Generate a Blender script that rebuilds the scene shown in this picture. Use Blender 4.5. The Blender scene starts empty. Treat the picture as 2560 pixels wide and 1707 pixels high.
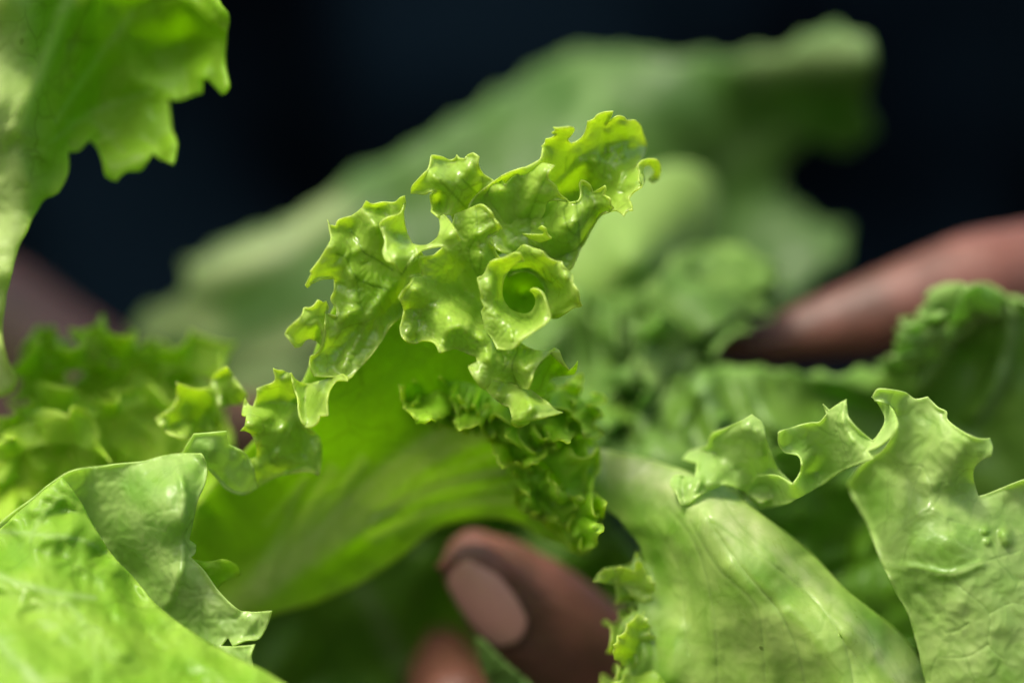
import bpy, bmesh, math, random
import numpy as np
from mathutils import Vector, Matrix
from mathutils.geometry import delaunay_2d_cdt

random.seed(7)
S = bpy.context.scene

# ---------------------------------------------------------------- camera, sky, sun, exposure
CAMZ = 1.15                    # height of the lens above the ground
FOC = 0.450                    # distance to the frills in focus
LENS = 100.0
cam = bpy.data.cameras.new('camera')
cam_o = bpy.data.objects.new('camera', cam)
S.collection.objects.link(cam_o)
cam_o.location = (0, 0, CAMZ)
cam_o.rotation_euler = (math.pi / 2, 0, 0)
cam.lens = LENS
cam.sensor_width = 36
cam.clip_start = 0.01
cam.clip_end = 500
cam.dof.use_dof = True
cam.dof.focus_distance = FOC
cam.dof.aperture_fstop = 3.5
S.camera = cam_o

SUN_EL, SUN_AZ = math.radians(59), math.radians(-140)     # azimuth measured from the viewing direction (+Y) towards +X
w = bpy.data.worlds.new('World')
S.world = w
w.use_nodes = True
nt = w.node_tree
sky = nt.nodes.new('ShaderNodeTexSky')
sky.sky_type = 'NISHITA'
sky.sun_disc = False
sky.dust_density = 6
sky.air_density = .8
sky.ozone_density = .4
sky.sun_elevation = SUN_EL
sky.sun_rotation = SUN_AZ
bg = nt.nodes['Background']
bg.inputs['Strength'].default_value = 0.15
nt.links.new(sky.outputs[0], bg.inputs['Color'])
sun = bpy.data.lights.new('sun', 'SUN')
sun.energy = 2.1
sun.angle = math.radians(13)
sun.color = (1.0, 0.95, 0.84)
sun_o = bpy.data.objects.new('sun', sun)
S.collection.objects.link(sun_o)
sdir = Vector((math.sin(SUN_AZ) * math.cos(SUN_EL), math.cos(SUN_AZ) * math.cos(SUN_EL), math.sin(SUN_EL)))
sun_o.rotation_euler = sdir.to_track_quat('Z', 'Y').to_euler()
S.view_settings.view_transform = 'Standard'
S.view_settings.look = 'None'
S.view_settings.gamma = 1
S.view_settings.exposure = 0.72
S.render.engine = 'CYCLES'
S.cycles.use_denoising = True
S.cycles.max_bounces = 10
S.cycles.diffuse_bounces = 5
S.cycles.transmission_bounces = 6
S.cycles.sample_clamp_indirect = 6

# ---------------------------------------------------------------- helpers
K = 36.0 / LENS * FOC / 2560.0      # metres per photograph pixel in the plane of focus


def world(x, y, d):
    """photograph position and depth behind the plane of focus (mm) -> point"""
    d = np.asarray(d, float) * 0.001
    s = (FOC + d) / FOC * K
    return np.stack([(np.asarray(x) - 1280.0) * s, FOC + d + 0 * s, CAMZ - (np.asarray(y) - 853.5) * s], -1)


def P(x, y, d):
    return Vector(world(x, y, d))


def tag(o, label=None, cat=None, group=None, kind=None):
    for k, v in (('label', label), ('category', cat), ('group', group), ('kind', kind)):
        if v:
            o[k] = v
    return o


def empty(name, loc):
    o = bpy.data.objects.new(name, None)
    o.empty_display_size = 0.01
    o.location = loc
    S.collection.objects.link(o)
    return o


def link(name, me, parent=None):
    o = bpy.data.objects.new(name, me)
    S.collection.objects.link(o)
    if parent:
        o.parent = parent
        M = Matrix.Identity(4)
        p = parent
        chain = []
        while p:
            chain.append(p)
            p = p.parent
        for p in reversed(chain):
            M = M @ p.matrix_parent_inverse @ p.matrix_basis
        o.matrix_parent_inverse = M.inverted()
    return o


_rng = np.random.RandomState(11)
_perm = _rng.permutation(256)
_perm = np.concatenate([_perm, _perm, _perm])
_gr = np.stack([np.cos(np.arange(256) * 2.399), np.sin(np.arange(256) * 2.399)], -1)


def noise2(x, y, seed=0):
    x = np.asarray(x, float) + seed * 17.31
    y = np.asarray(y, float) + seed * 5.77
    xi = np.floor(x).astype(int)
    yi = np.floor(y).astype(int)
    xf, yf = x - xi, y - yi
    u = xf * xf * xf * (xf * (xf * 6 - 15) + 10)
    v = yf * yf * yf * (yf * (yf * 6 - 15) + 10)

    def g(a, b):
        h = _perm[(_perm[(xi + a) & 255] + yi + b) & 255]
        return _gr[h, 0] * (xf - a) + _gr[h, 1] * (yf - b)
    n00, n10, n01, n11 = g(0, 0), g(1, 0), g(0, 1), g(1, 1)
    return ((n00 * (1 - u) + n10 * u) * (1 - v) + (n01 * (1 - u) + n11 * u) * v) * 1.5


def segdist(X, Y, pts):
    """distance from many points to a polyline, and the position along it"""
    best = np.full(len(X), 1e9)
    along = np.zeros(len(X))
    n = len(pts) - 1
    for i in range(n):
        ax, ay = pts[i][:2]
        bx, by = pts[i + 1][:2]
        dx, dy = bx - ax, by - ay
        L = dx * dx + dy * dy + 1e-9
        t = np.clip(((X - ax) * dx + (Y - ay) * dy) / L, 0, 1)
        dd = np.hypot(X - ax - t * dx, Y - ay - t * dy)
        m = dd < best
        best = np.where(m, dd, best)
        along = np.where(m, (i + t) / n, along)
    return best, along


def smooth_open(pts, h):
    if len(pts) == 2:
        P0 = [pts[0], pts[0], pts[1], pts[1]]
    else:
        P0 = [pts[0]] + list(pts) + [pts[-1]]
    out = []
    for i in range(1, len(P0) - 2):
        a, b, c, d = [np.array(q[:2], float) for q in P0[i - 1:i + 3]]
        n = max(1, int(np.hypot(*(c - b)) / h))
        for k in range(n):
            t = k / n
            out.append(0.5 * ((2 * b) + (-a + c) * t + (2 * a - 5 * b + 4 * c - d) * t * t + (-a + 3 * b - 3 * c + d) * t ** 3))
    out.append(np.array(P0[-1][:2], float))
    return out


def smooth_closed(pts, h, thr=52):
    n = len(pts)
    cor = []
    for i in range(n):
        a, b, c = [np.array(pts[(i + k) % n][:2], float) for k in (-1, 0, 1)]
        u, v = b - a, c - b
        ang = abs(math.degrees(math.atan2(u[0] * v[1] - u[1] * v[0], u @ v)))
        if ang > thr:
            cor.append(i)
    if not cor:
        cor = [0]
    out = []
    for q in range(len(cor)):
        i0 = cor[q]
        i1 = cor[(q + 1) % len(cor)]
        if i1 <= i0:
            i1 += n
        seg = [pts[k % n] for k in range(i0, i1 + 1)]
        out += smooth_open(seg, h)[:-1]
    return np.array(out)


def add_teeth(loop, pitch, height, seed=1):
    """small points with hollow arcs between them, cut into a smooth outline"""
    rs = random.Random(seed)
    nxt = np.roll(loop, -1, 0)
    prv = np.roll(loop, 1, 0)
    tg = nxt - prv
    tg /= (np.hypot(tg[:, 0], tg[:, 1])[:, None] + 1e-9)
    area = 0.5 * np.sum(loop[:, 0] * nxt[:, 1] - nxt[:, 0] * loop[:, 1])
    sgn = 1 if area > 0 else -1
    inn = np.stack([-tg[:, 1], tg[:, 0]], -1) * sgn
    s = 0.0
    p = pitch * rs.uniform(.6, 1.4)
    hh = height * rs.uniform(.4, 1.3)
    out = loop.copy()
    for i in range(len(loop)):
        out[i] = loop[i] + inn[i] * hh * math.sin(math.pi * min(1, s / p)) ** 0.7
        s += math.hypot(*(nxt[i] - loop[i]))
        if s > p:
            s = 0
            p = pitch * rs.uniform(.5, 1.5)
            hh = height * rs.uniform(.3, 1.4)
    return out


VIEWS = {'W': (0, 0, 1.0884), 'A': (700, 470, .3189), 'B': (1000, 350, .3189), 'C': (1300, 250, .2551),
         'D': (980, 650, .3189), 'E': (580, 880, .2551), 'F': (1100, 1000, .3189), 'Z1': (0, 0, .544),
         'Z3': (1200, 0, .5782), 'Z5': (0, 780, .5911), 'Z6': (860, 1100, .3871), 'Z7': (1500, 900, .5146)}


def cv(T, pts):
    x0, y0, s = VIEWS[T]
    return [(x0 + p[0] * s, y0 + p[1] * s) + tuple(p[2:]) for p in pts]


def tps(ctrl):
    c = np.array(ctrl, float)
    if len(c) == 1:
        return lambda X, Y: np.full(len(X), c[0, 2])
    xy = c[:, :2] / 100.0
    n = len(c)

    def U(r2):
        return r2 * np.log(r2 + 1e-9)
    r2 = ((xy[:, None] - xy[None]) ** 2).sum(-1)
    A = np.zeros((n + 3, n + 3))
    A[:n, :n] = U(r2) + np.eye(n) * 0.02
    A[:n, n] = 1
    A[:n, n + 1:] = xy
    A[n, :n] = 1
    A[n + 1:, :n] = xy.T
    sol = np.linalg.lstsq(A, np.concatenate([c[:, 2], [0, 0, 0]]), rcond=None)[0]

    def f(X, Y):
        q = np.stack([X, Y], -1) / 100.0
        out = sol[n] + q @ sol[n + 1:]
        for i in range(n):
            out = out + sol[i] * U(((q - xy[i]) ** 2).sum(-1))
        return out
    return f


def sheet(name, T, outline, ctrl, mat, parent, h=8, ridges=(), veins=(), bumps=(), ruffle=(1.0, 60, 60), bullate=(.25, 26),
          roll=(0, 20), teeth=None, seed=1, thick=0.24, vgroove=0.18, label=None, TR=None, pale=()):
    """One stretch of leaf: an outline with its own distances (mm behind the plane of focus), filled, given relief and thickness."""
    TR = TR or T
    if h <= 6:
        h *= .75
    fine = h <= 4.6
    ol = cv(T, outline)
    cs = [p for p in ol if len(p) > 2] + list(cv(TR, ctrl))
    f = tps(cs)
    loop = smooth_closed(ol, h)
    if teeth:
        loop = add_teeth(loop, teeth[0], teeth[1], seed)
    jit = np.random.RandomState(seed)
    lo, hi = loop.min(0) - h, loop.max(0) + h
    nx = int((hi[0] - lo[0]) / h) + 1
    ny = int((hi[1] - lo[1]) / (h * .87)) + 1
    gx, gy = np.meshgrid(np.arange(nx), np.arange(ny))
    X = lo[0] + (gx + .5 * (gy % 2)) * h
    Y = lo[1] + gy * h * .87
    X = (X + jit.uniform(-.2, .2, X.shape) * h).ravel()
    Y = (Y + jit.uniform(-.2, .2, Y.shape) * h).ravel()
    inside = np.zeros(len(X), bool)
    n = len(loop)
    for i in range(n):
        ax, ay = loop[i]
        bx, by = loop[(i + 1) % n]
        if ay == by:
            continue
        m = ((ay > Y) != (by > Y)) & (X < (bx - ax) * (Y - ay) / (by - ay) + ax)
        inside ^= m
    X, Y = X[inside], Y[inside]
    closed = [tuple(q) for q in loop] + [tuple(loop[0])]
    e, _ = segdist(X, Y, closed)
    keep = e > h * .45
    X, Y = X[keep], Y[keep]
    vv = [Vector((float(a), float(b))) for a, b in loop] + [Vector((float(a), float(b))) for a, b in zip(X, Y)]
    r = delaunay_2d_cdt(vv, [(i, (i + 1) % n) for i in range(n)], [list(range(n))], 1, 0.01)
    V = np.array([(q[0], q[1]) for q in r[0]])
    faces = [tuple(q) for q in r[2]]
    X, Y = V[:, 0], V[:, 1]
    e, _ = segdist(X, Y, closed)
    D = f(X, Y)
    amp, L, E = ruffle
    if fine:
        amp *= .4
        L *= 1.25
    wx = noise2(X / L * .6, Y / L * .6, seed + 3) * L * .5
    wy = noise2(X / L * .6, Y / L * .6, seed + 4) * L * .5
    D += amp * noise2((X + wx) / L, (Y + wy) / L, seed) * (0.25 + np.exp(-e / E)) * 1.3
    b, bl = bullate
    b *= .4 if fine else .8
    nb = noise2((X + wx * .4) / bl, (Y + wy * .4) / bl, seed + 9)
    D += -b * (1 - np.abs(nb) * 2.2) * np.clip(e / 15, 0, 1)
    if roll[0]:
        rr = noise2(X / 70, Y / 70, seed + 21)
        D += roll[0] * np.clip(1 - e / roll[1], 0, 1) ** 2 * (0.5 + 1.3 * rr)
    for pts, wdt, am in ridges:
        pts = [q for q in smooth_open(cv(TR, pts), 12)]
        dd, al = segdist(X, Y, pts)
        D -= am * (.7 if fine else 1) * np.exp(-(dd / (wdt * 1.25)) ** 2)
    for bx, by, br, am in bumps:
        (cx, cy), = cv(TR, [(bx, by)])
        D -= am * np.exp(-((X - cx) ** 2 + (Y - cy) ** 2) / br ** 2)
    vein = np.zeros(len(X))
    for pts, wdt, st in veins:
        pts = [q for q in smooth_open(cv(TR, pts), 10)]
        dd, al = segdist(X, Y, pts)
        wdt = max(wdt * 1.15, .85 * h)
        k = np.exp(-(dd / (wdt * (1 - .3 * al))) ** 2)
        st = min(1, st * 1.15)
        vein = np.maximum(vein, k * st)
        D += vgroove * k * (wdt / 5)
    pl = np.zeros(len(X))
    for pts, wdt, st in pale:
        pts = [q for q in smooth_open(cv(TR, pts), 12)]
        dd, al = segdist(X, Y, pts)
        pl = np.maximum(pl, st * np.exp(-(dd / wdt) ** 2) * (1 if h > 8 else .8 + .4 * noise2(X / 30, Y / 30, seed)))
    W = world(X, Y, D)
    me = bpy.data.meshes.new(name)
    me.from_pydata([tuple(q) for q in W], [], faces)
    me.polygons.foreach_set('use_smooth', [True] * len(me.polygons))
    a1 = me.attributes.new('rim', 'FLOAT', 'POINT')
    a1.data.foreach_set('value', (np.exp(-e * K * 1000 / 0.8)).astype(np.float32))
    a2 = me.attributes.new('vein', 'FLOAT', 'POINT')
    a2.data.foreach_set('value', vein.astype(np.float32))
    a3 = me.attributes.new('pale', 'FLOAT', 'POINT')
    a3.data.foreach_set('value', np.clip(pl, 0, 1).astype(np.float32))
    me.materials.append(mat)
    o = link(name, me, parent)
    so = o.modifiers.new('thickness', 'SOLIDIFY')
    so.thickness = thick * 0.001
    so.offset = 0
    if label:
        o['label'] = label
    return o


# ---------------------------------------------------------------- materials
def newmat(name):
    m = bpy.data.materials.new(name)
    m.use_nodes = True
    return m, m.node_tree, m.node_tree.nodes['Principled BSDF'], m.node_tree.nodes['Material Output']


def rgb(*c):
    return (*c, 1)


def leafmat(name, dark, light, rim, veincol, trans, tcol, rough=.3, spec=.5, vscale=420, bump=.5, vdark=.5, wet=0.0):
    m, nt, bs, out = newmat(name)
    N, L = nt.nodes, nt.links

    def mix(a, b, fac):
        n = N.new('ShaderNodeMix')
        n.data_type = 'RGBA'
        for v, i in ((fac, 0), (a, 6), (b, 7)):
            if isinstance(v, (tuple, float, int)):
                n.inputs[i].default_value = v
            else:
                L.new(v, n.inputs[i])
        return n.outputs[2]

    def math_(op, a, b=None, c=None):
        n = N.new('ShaderNodeMath')
        n.operation = op
        for i, v in enumerate((a, b, c)):
            if v is None:
                continue
            if isinstance(v, (float, int)):
                n.inputs[i].default_value = v
            else:
                L.new(v, n.inputs[i])
        return n.outputs[0]
    tc = N.new('ShaderNodeTexCoord')
    nz = N.new('ShaderNodeTexNoise')
    nz.inputs['Scale'].default_value = 70
    nz.inputs['Detail'].default_value = 5
    nz.inputs['Roughness'].default_value = .6
    L.new(tc.outputs['Object'], nz.inputs['Vector'])
    # warped coordinates for the vein network
    wn = N.new('ShaderNodeTexNoise')
    wn.inputs['Scale'].default_value = 160
    wn.inputs['Detail'].default_value = 2
    L.new(tc.outputs['Object'], wn.inputs['Vector'])
    wv = N.new('ShaderNodeVectorMath')
    wv.operation = 'SCALE'
    L.new(wn.outputs['Color'], wv.inputs[0])
    wv.inputs['Scale'].default_value = .005
    wa = N.new('ShaderNodeVectorMath')
    L.new(tc.outputs['Object'], wa.inputs[0])
    L.new(wv.outputs[0], wa.inputs[1])
    nets = []
    for sc in (vscale * .33, vscale):
        v = N.new('ShaderNodeTexVoronoi')
        v.feature = 'DISTANCE_TO_EDGE'
        v.inputs['Scale'].default_value = sc
        L.new(wa.outputs[0], v.inputs['Vector'])
        mr = N.new('ShaderNodeMapRange')
        mr.interpolation_type = 'SMOOTHERSTEP'
        mr.inputs['From Min'].default_value = 0
        mr.inputs['From Max'].default_value = .07 if sc < vscale else .16
        mr.inputs['To Min'].default_value = 1
        mr.inputs['To Max'].default_value = 0
        L.new(v.outputs['Distance'], mr.inputs['Value'])
        # break the lines up so that they fade in and out
        f = N.new('ShaderNodeTexNoise')
        f.inputs['Scale'].default_value = sc * .6
        L.new(tc.outputs['Object'], f.inputs['Vector'])
        fr = N.new('ShaderNodeMapRange')
        fr.inputs['From Min'].default_value = .38
        fr.inputs['From Max'].default_value = .62
        L.new(f.outputs['Fac'], fr.inputs['Value'])
        nets.append((math_('MULTIPLY', mr.outputs[0], fr.outputs[0]), v))
    net = math_('ADD', math_('MULTIPLY', nets[0][0], .8), math_('MULTIPLY', nets[1][0], .25))
    net = math_('MINIMUM', net, 1.0)
    ra = N.new('ShaderNodeAttribute')
    ra.attribute_name = 'rim'
    va = N.new('ShaderNodeAttribute')
    va.attribute_name = 'vein'
    pa = N.new('ShaderNodeAttribute')
    pa.attribute_name = 'pale'
    mr = N.new('ShaderNodeMapRange')
    mr.inputs['From Min'].default_value = .36
    mr.inputs['From Max'].default_value = .64
    L.new(nz.outputs['Fac'], mr.inputs['Value'])
    base = mix(rgb(*dark), rgb(*light), mr.outputs[0])
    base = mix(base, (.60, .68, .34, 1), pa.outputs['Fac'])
    base = mix(base, rgb(*rim), math_('MULTIPLY', ra.outputs['Fac'], .6))
    base = mix(base, rgb(*[c * vdark for c in dark]), math_('MULTIPLY', net, .5))
    sp = N.new('ShaderNodeTexVoronoi')
    sp.inputs['Scale'].default_value = 75
    L.new(wa.outputs[0], sp.inputs['Vector'])
    spot = math_('MULTIPLY', math_('LESS_THAN', sp.outputs['Distance'], .045), math_('GREATER_THAN', nz.outputs['Fac'], .56))
    base = mix(base, (.06, .045, .015, 1), math_('MULTIPLY', spot, .8))
    base = mix(base, rgb(*veincol), math_('MINIMUM', va.outputs['Fac'], 1.0))
    L.new(base, bs.inputs['Base Color'])
    bs.inputs['Specular IOR Level'].default_value = spec
    rn = N.new('ShaderNodeTexNoise')
    rn.inputs['Scale'].default_value = 260
    rn.inputs['Detail'].default_value = 3
    L.new(tc.outputs['Object'], rn.inputs['Vector'])
    rr = N.new('ShaderNodeMapRange')
    rr.inputs['From Min'].default_value = .3
    rr.inputs['From Max'].default_value = .7
    rr.inputs['To Min'].default_value = rough * .65
    rr.inputs['To Max'].default_value = rough * 1.5
    L.new(rn.outputs['Fac'], rr.inputs['Value'])
    L.new(rr.outputs[0], bs.inputs['Roughness'])
    if wet:
        bs.inputs['Coat Weight'].default_value = wet
        bs.inputs['Coat Roughness'].default_value = .16
    # relief
    bn = N.new('ShaderNodeTexNoise')
    bn.inputs['Scale'].default_value = 900
    bn.inputs['Detail'].default_value = 3
    L.new(tc.outputs['Object'], bn.inputs['Vector'])
    hsum = math_('ADD', math_('MULTIPLY', net, -.7), math_('MULTIPLY', bn.outputs['Fac'], .5))
    hsum = math_('ADD', hsum, math_('MULTIPLY', rn.outputs['Fac'], 1.0))
    bp = N.new('ShaderNodeBump')
    bp.inputs['Strength'].default_value = bump
    bp.inputs['Distance'].default_value = .00022
    L.new(hsum, bp.inputs['Height'])
    L.new(bp.outputs[0], bs.inputs['Normal'])
    tr = N.new('ShaderNodeBsdfTranslucent')
    tcn = mix(rgb(*tcol), rgb(*[min(1, c * 1.25 + .02) for c in tcol]), ra.outputs['Fac'])
    tcn = mix(tcn, rgb(*[c * .5 for c in tcol]), math_('MULTIPLY', net, .35))
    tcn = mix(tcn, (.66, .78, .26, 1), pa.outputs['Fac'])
    tcn = mix(tcn, rgb(*[min(1, c * 1.3) for c in veincol]), math_('MINIMUM', va.outputs['Fac'], 1.0))
    L.new(tcn, tr.inputs['Color'])
    L.new(bp.outputs[0], tr.inputs['Normal'])
    ms = N.new('ShaderNodeMixShader')
    ms.inputs[0].default_value = trans
    L.new(bs.outputs[0], ms.inputs[1])
    L.new(tr.outputs[0], ms.inputs[2])
    L.new(ms.outputs[0], out.inputs['Surface'])
    return m


M_hero = leafmat('frill_leaf', (.27, .45, .045), (.44, .61, .11), (.62, .75, .24), (.19, .35, .02), .55, (.65, .87, .075),
                 rough=.27, spec=.6, bump=.25, vdark=.72, wet=.4)
M_frill_brightened = leafmat('left_frill_brightened', (.36, .55, .03), (.50, .67, .08), (.58, .74, .18), (.36, .56, .10), .56, (.64, .93, .04), rough=.4, spec=.4, bump=.2, vdark=.85)  # frill green painted lighter to offset the top leaf's cast shade
M_frill = leafmat('soft_frill', (.25, .48, .02), (.38, .61, .06), (.56, .74, .16), (.3, .5, .04), .62, (.66, .94, .03), rough=.36, spec=.45, bump=.2, vdark=.8)
M_heroin = leafmat('inner_blade', (.19, .38, .008), (.28, .47, .02), (.46, .62, .12), (.46, .60, .16), .58, (.56, .88, .015), rough=.45, spec=.35, bump=.15)
M_pale = leafmat('pale_leaf', (.21, .40, .06), (.47, .61, .21), (.55, .70, .25), (.36, .53, .14), .49, (.59, .83, .17), rough=.34, spec=.5, vscale=330, bump=.2, vdark=1.0)
M_rib = leafmat('ribbed_leaf', (.18, .37, .035), (.45, .60, .16), (.36, .56, .08), (.34, .50, .12), .46, (.56, .82, .12), rough=.30, spec=.55, vscale=330, bump=.11, vdark=1.0)
M_front = leafmat('front_leaf', (.19, .39, .022), (.33, .52, .06), (.46, .62, .12), (.36, .54, .15), .48, (.48, .78, .04), rough=.42, spec=.35, vscale=330, bump=.22, vdark=.8)
M_back = leafmat('outer_leaf', (.085, .19, .028), (.16, .29, .05), (.26, .41, .11), (.28, .42, .15), .38, (.24, .50, .04), rough=.5, spec=.3, bump=.2)
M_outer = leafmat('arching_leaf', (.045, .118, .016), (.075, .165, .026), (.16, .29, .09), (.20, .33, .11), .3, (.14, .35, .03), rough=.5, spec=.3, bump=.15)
M_belly = leafmat('folded_leaf', (.21, .35, .07), (.28, .42, .11), (.32, .48, .17), (.30, .44, .18), .38, (.40, .68, .16), rough=.5, spec=.3, bump=.15)
M_mid = leafmat('mid_green_leaf', (.10, .22, .022), (.18, .33, .045), (.23, .42, .09), (.28, .44, .18), .38, (.22, .52, .04), rough=.42, spec=.4, bump=.2)  # mid green of the blurred leaves further back
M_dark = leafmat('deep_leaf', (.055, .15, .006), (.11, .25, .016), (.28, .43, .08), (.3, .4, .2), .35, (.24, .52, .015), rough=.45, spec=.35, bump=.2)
M_left = leafmat('top_leaf', (.14, .28, .010), (.23, .40, .02), (.40, .56, .08), (.46, .62, .18), .60, (.50, .78, .02), rough=.5, spec=.3, bump=.15)

# ---------------------------------------------------------------- setting: soil far below
gm, gnt, gb, _ = newmat('soil')
gn = gnt.nodes.new('ShaderNodeTexNoise')
gn.inputs['Scale'].default_value = 30
gr = gnt.nodes.new('ShaderNodeValToRGB')
gr.color_ramp.elements[0].color = (.012, .009, .006, 1)
gr.color_ramp.elements[1].color = (.05, .035, .022, 1)
gnt.links.new(gn.outputs['Fac'], gr.inputs[0])
gnt.links.new(gr.outputs[0], gb.inputs['Base Color'])
gb.inputs['Roughness'].default_value = .95
gme = bpy.data.meshes.new('ground')
gv = []
for j in range(41):
    for i in range(41):
        gx_, gy_ = (i - 20) * .5, (j - 20) * .5
        s_ = 1 + (max(abs(i - 20), abs(j - 20)) / 20) ** 4 * 20
        gv.append((gx_ * s_, gy_ * s_, .03 * float(noise2(gx_ * 2, gy_ * 2, 2))))
gme.from_pydata(gv, [], [(j * 41 + i, j * 41 + i + 1, j * 41 + i + 42, j * 41 + i + 41) for j in range(40) for i in range(40)])
gme.materials.append(gm)
ground = link('ground', gme)
tag(ground, 'dark bare soil far below the held lettuce', kind='structure')

# ---------------------------------------------------------------- the person
person = empty('person', (0, .92, 0))
tag(person, 'person in a dark navy shirt holding a lettuce in both bare hands', 'person')

sm, snt, sb, _ = newmat('skin')
stc = snt.nodes.new('ShaderNodeTexCoord')
sn = snt.nodes.new('ShaderNodeTexNoise')
sn.inputs['Scale'].default_value = 75
sn.inputs['Detail'].default_value = 4
snt.links.new(stc.outputs['Object'], sn.inputs['Vector'])
sr = snt.nodes.new('ShaderNodeValToRGB')
sr.color_ramp.elements[0].position = .41
sr.color_ramp.elements[0].color = (.085, .036, .020, 1)
sr.color_ramp.elements[1].position = .60
sr.color_ramp.elements[1].color = (.150, .058, .037, 1)
snt.links.new(sn.outputs['Fac'], sr.inputs[0])
snt.links.new(sr.outputs[0], sb.inputs['Base Color'])
sb.inputs['Roughness'].default_value = .5
sb.inputs['Subsurface Weight'].default_value = .15
sb.inputs['Subsurface Radius'].default_value = (1, .35, .2)
sb.inputs['Subsurface Scale'].default_value = .002
sw = snt.nodes.new('ShaderNodeTexVoronoi')
sw.inputs['Scale'].default_value = 900
snt.links.new(stc.outputs['Object'], sw.inputs['Vector'])
sbp = snt.nodes.new('ShaderNodeBump')
sbp.inputs['Distance'].default_value = .0003
sbp.inputs['Strength'].default_value = .5
snt.links.new(sw.outputs['Distance'], sbp.inputs['Height'])
snt.links.new(sbp.outputs[0], sb.inputs['Normal'])

nm, nnt, nb_, _ = newmat('nail')
nb_.inputs['Base Color'].default_value = (.46, .25, .17, 1)
nb_.inputs['Roughness'].default_value = .3
nn = nnt.nodes.new('ShaderNodeTexNoise')
nn.inputs['Scale'].default_value = 120
nr = nnt.nodes.new('ShaderNodeValToRGB')
nr.color_ramp.elements[0].color = (.34, .16, .125, 1)
nr.color_ramp.elements[1].color = (.35, .21, .155, 1)
ntc = nnt.nodes.new('ShaderNodeTexCoord')
nnt.links.new(ntc.outputs['Object'], nn.inputs['Vector'])
nnt.links.new(nn.outputs['Fac'], nr.inputs[0])
nnt.links.new(nr.outputs[0], nb_.inputs['Base Color'])

fm, fnt, fb, _ = newmat('navy_cloth')
ftc = fnt.nodes.new('ShaderNodeTexCoord')
fn = fnt.nodes.new('ShaderNodeTexNoise')
fn.inputs['Scale'].default_value = 9
fr_ = fnt.nodes.new('ShaderNodeValToRGB')
fr_.color_ramp.elements[0].position = .4
fr_.color_ramp.elements[0].color = (.0004, .0008, .0014, 1)
fr_.color_ramp.elements[1].position = .6
fr_.color_ramp.elements[1].color = (.0022, .0052, .0085, 1)
fnt.links.new(ftc.outputs['Object'], fn.inputs['Vector'])
fnt.links.new(fn.outputs['Fac'], fr_.inputs[0])
fnt.links.new(fr_.outputs[0], fb.inputs['Base Color'])
fb.inputs['Roughness'].default_value = .9
fb.inputs['Specular IOR Level'].default_value = .0


def capsule(bm, a, b, ra, rb, seg=24):
    a, b = Vector(a), Vector(b)
    ax = (b - a)
    L = ax.length
    ax.normalize()
    q = ax.to_track_quat('Z', 'Y')
    rows = []
    for k in range(7):
        t = -math.pi / 2 + math.pi / 2 * k / 6
        rows.append((math.sin(t) * ra, max(math.cos(t) * ra, 1e-5)))
    for k in range(7):
        t = math.pi / 2 * k / 6
        rows.append((L + math.sin(t) * rb, max(math.cos(t) * rb, 1e-5)))
    rings = []
    for z, r in rows:
        rings.append([bm.verts.new(a + q @ Vector((math.cos(i * 2 * math.pi / seg) * r, math.sin(i * 2 * math.pi / seg) * r, z))) for i in range(seg)])
    for r0, r1 in zip(rings, rings[1:]):
        for i in range(seg):
            bm.faces.new((r0[i], r0[(i + 1) % seg], r1[(i + 1) % seg], r1[i]))
    bm.faces.new(rings[0][::-1])
    bm.faces.new(rings[-1])


def limb(bm, pts, rad):
    for i in range(len(pts) - 1):
        capsule(bm, pts[i], pts[i + 1], rad[i], rad[i + 1])


def ellipsoid(bm, c, r):
    bmesh.ops.create_uvsphere(bm, u_segments=32, v_segments=20, radius=1, matrix=Matrix.Translation(c) @ Matrix.Diagonal((*r, 1)))


def remeshed(name, bm, voxel, smooth, mat, parent, post=None):
    me = bpy.data.meshes.new(name + '_src')
    bm.to_mesh(me)
    bm.free()
    t = bpy.data.objects.new(name + '_src', me)
    S.collection.objects.link(t)
    r = t.modifiers.new('r', 'REMESH')
    r.mode = 'VOXEL'
    r.voxel_size = voxel
    s = t.modifiers.new('s', 'SMOOTH')
    s.factor = .5
    s.iterations = smooth
    dg = bpy.context.evaluated_depsgraph_get()
    m2 = bpy.data.meshes.new_from_object(t.evaluated_get(dg))
    bpy.data.objects.remove(t)
    bpy.data.meshes.remove(me)
    m2.name = name
    m2.materials.clear()
    m2.materials.append(mat)
    if post:
        co = np.empty(len(m2.vertices) * 3)
        m2.vertices.foreach_get('co', co)
        co = co.reshape(-1, 3)
        m2.vertices.foreach_set('co', post(co).ravel())
    m2.polygons.foreach_set('use_smooth', [True] * len(m2.polygons))
    return link(name, m2, parent)


Z = CAMZ
R = VIEWS
bm = bmesh.new()


def Q(T, x, y, d):
    (a, b), = cv(T, [(x, y)])
    return P(a, b, d)


# thumb under the leaf, pointing up and to the left, nail towards the lens
limb(bm, [Q('Z6', 850, 790, 45), Q('Z6', 1010, 900, 45), Q('Z6', 1200, 1040, 44), Q('Z6', 1400, 1180, 46), Q('Z6', 1650, 1400, 50), Q('Z6', 1950, 1700, 55), Q('Z6', 2500, 2200, 70)],
     [.0062, .0078, .0088, .0088, .0092, .0105, .014])
limb(bm, [Q('Z6', 790, 840, 42), Q('Z6', 980, 1080, 40), Q('Z6', 1150, 1260, 42), Q('Z6', 1350, 1400, 46)], [.0046, .0060, .0072, .008])
# fold of skin round the nail
fold = [Q('Z6', 660, 800, 36.5), Q('Z6', 780, 745, 35.5), Q('Z6', 920, 760, 35), Q('Z6', 1040, 850, 35), Q('Z6', 1130, 980, 35.5), Q('Z6', 1190, 1130, 36.5), Q('Z6', 1200, 1270, 38)]
limb(bm, fold, [.0022, .0026, .0028, .0029, .0028, .0026, .0022])
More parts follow.
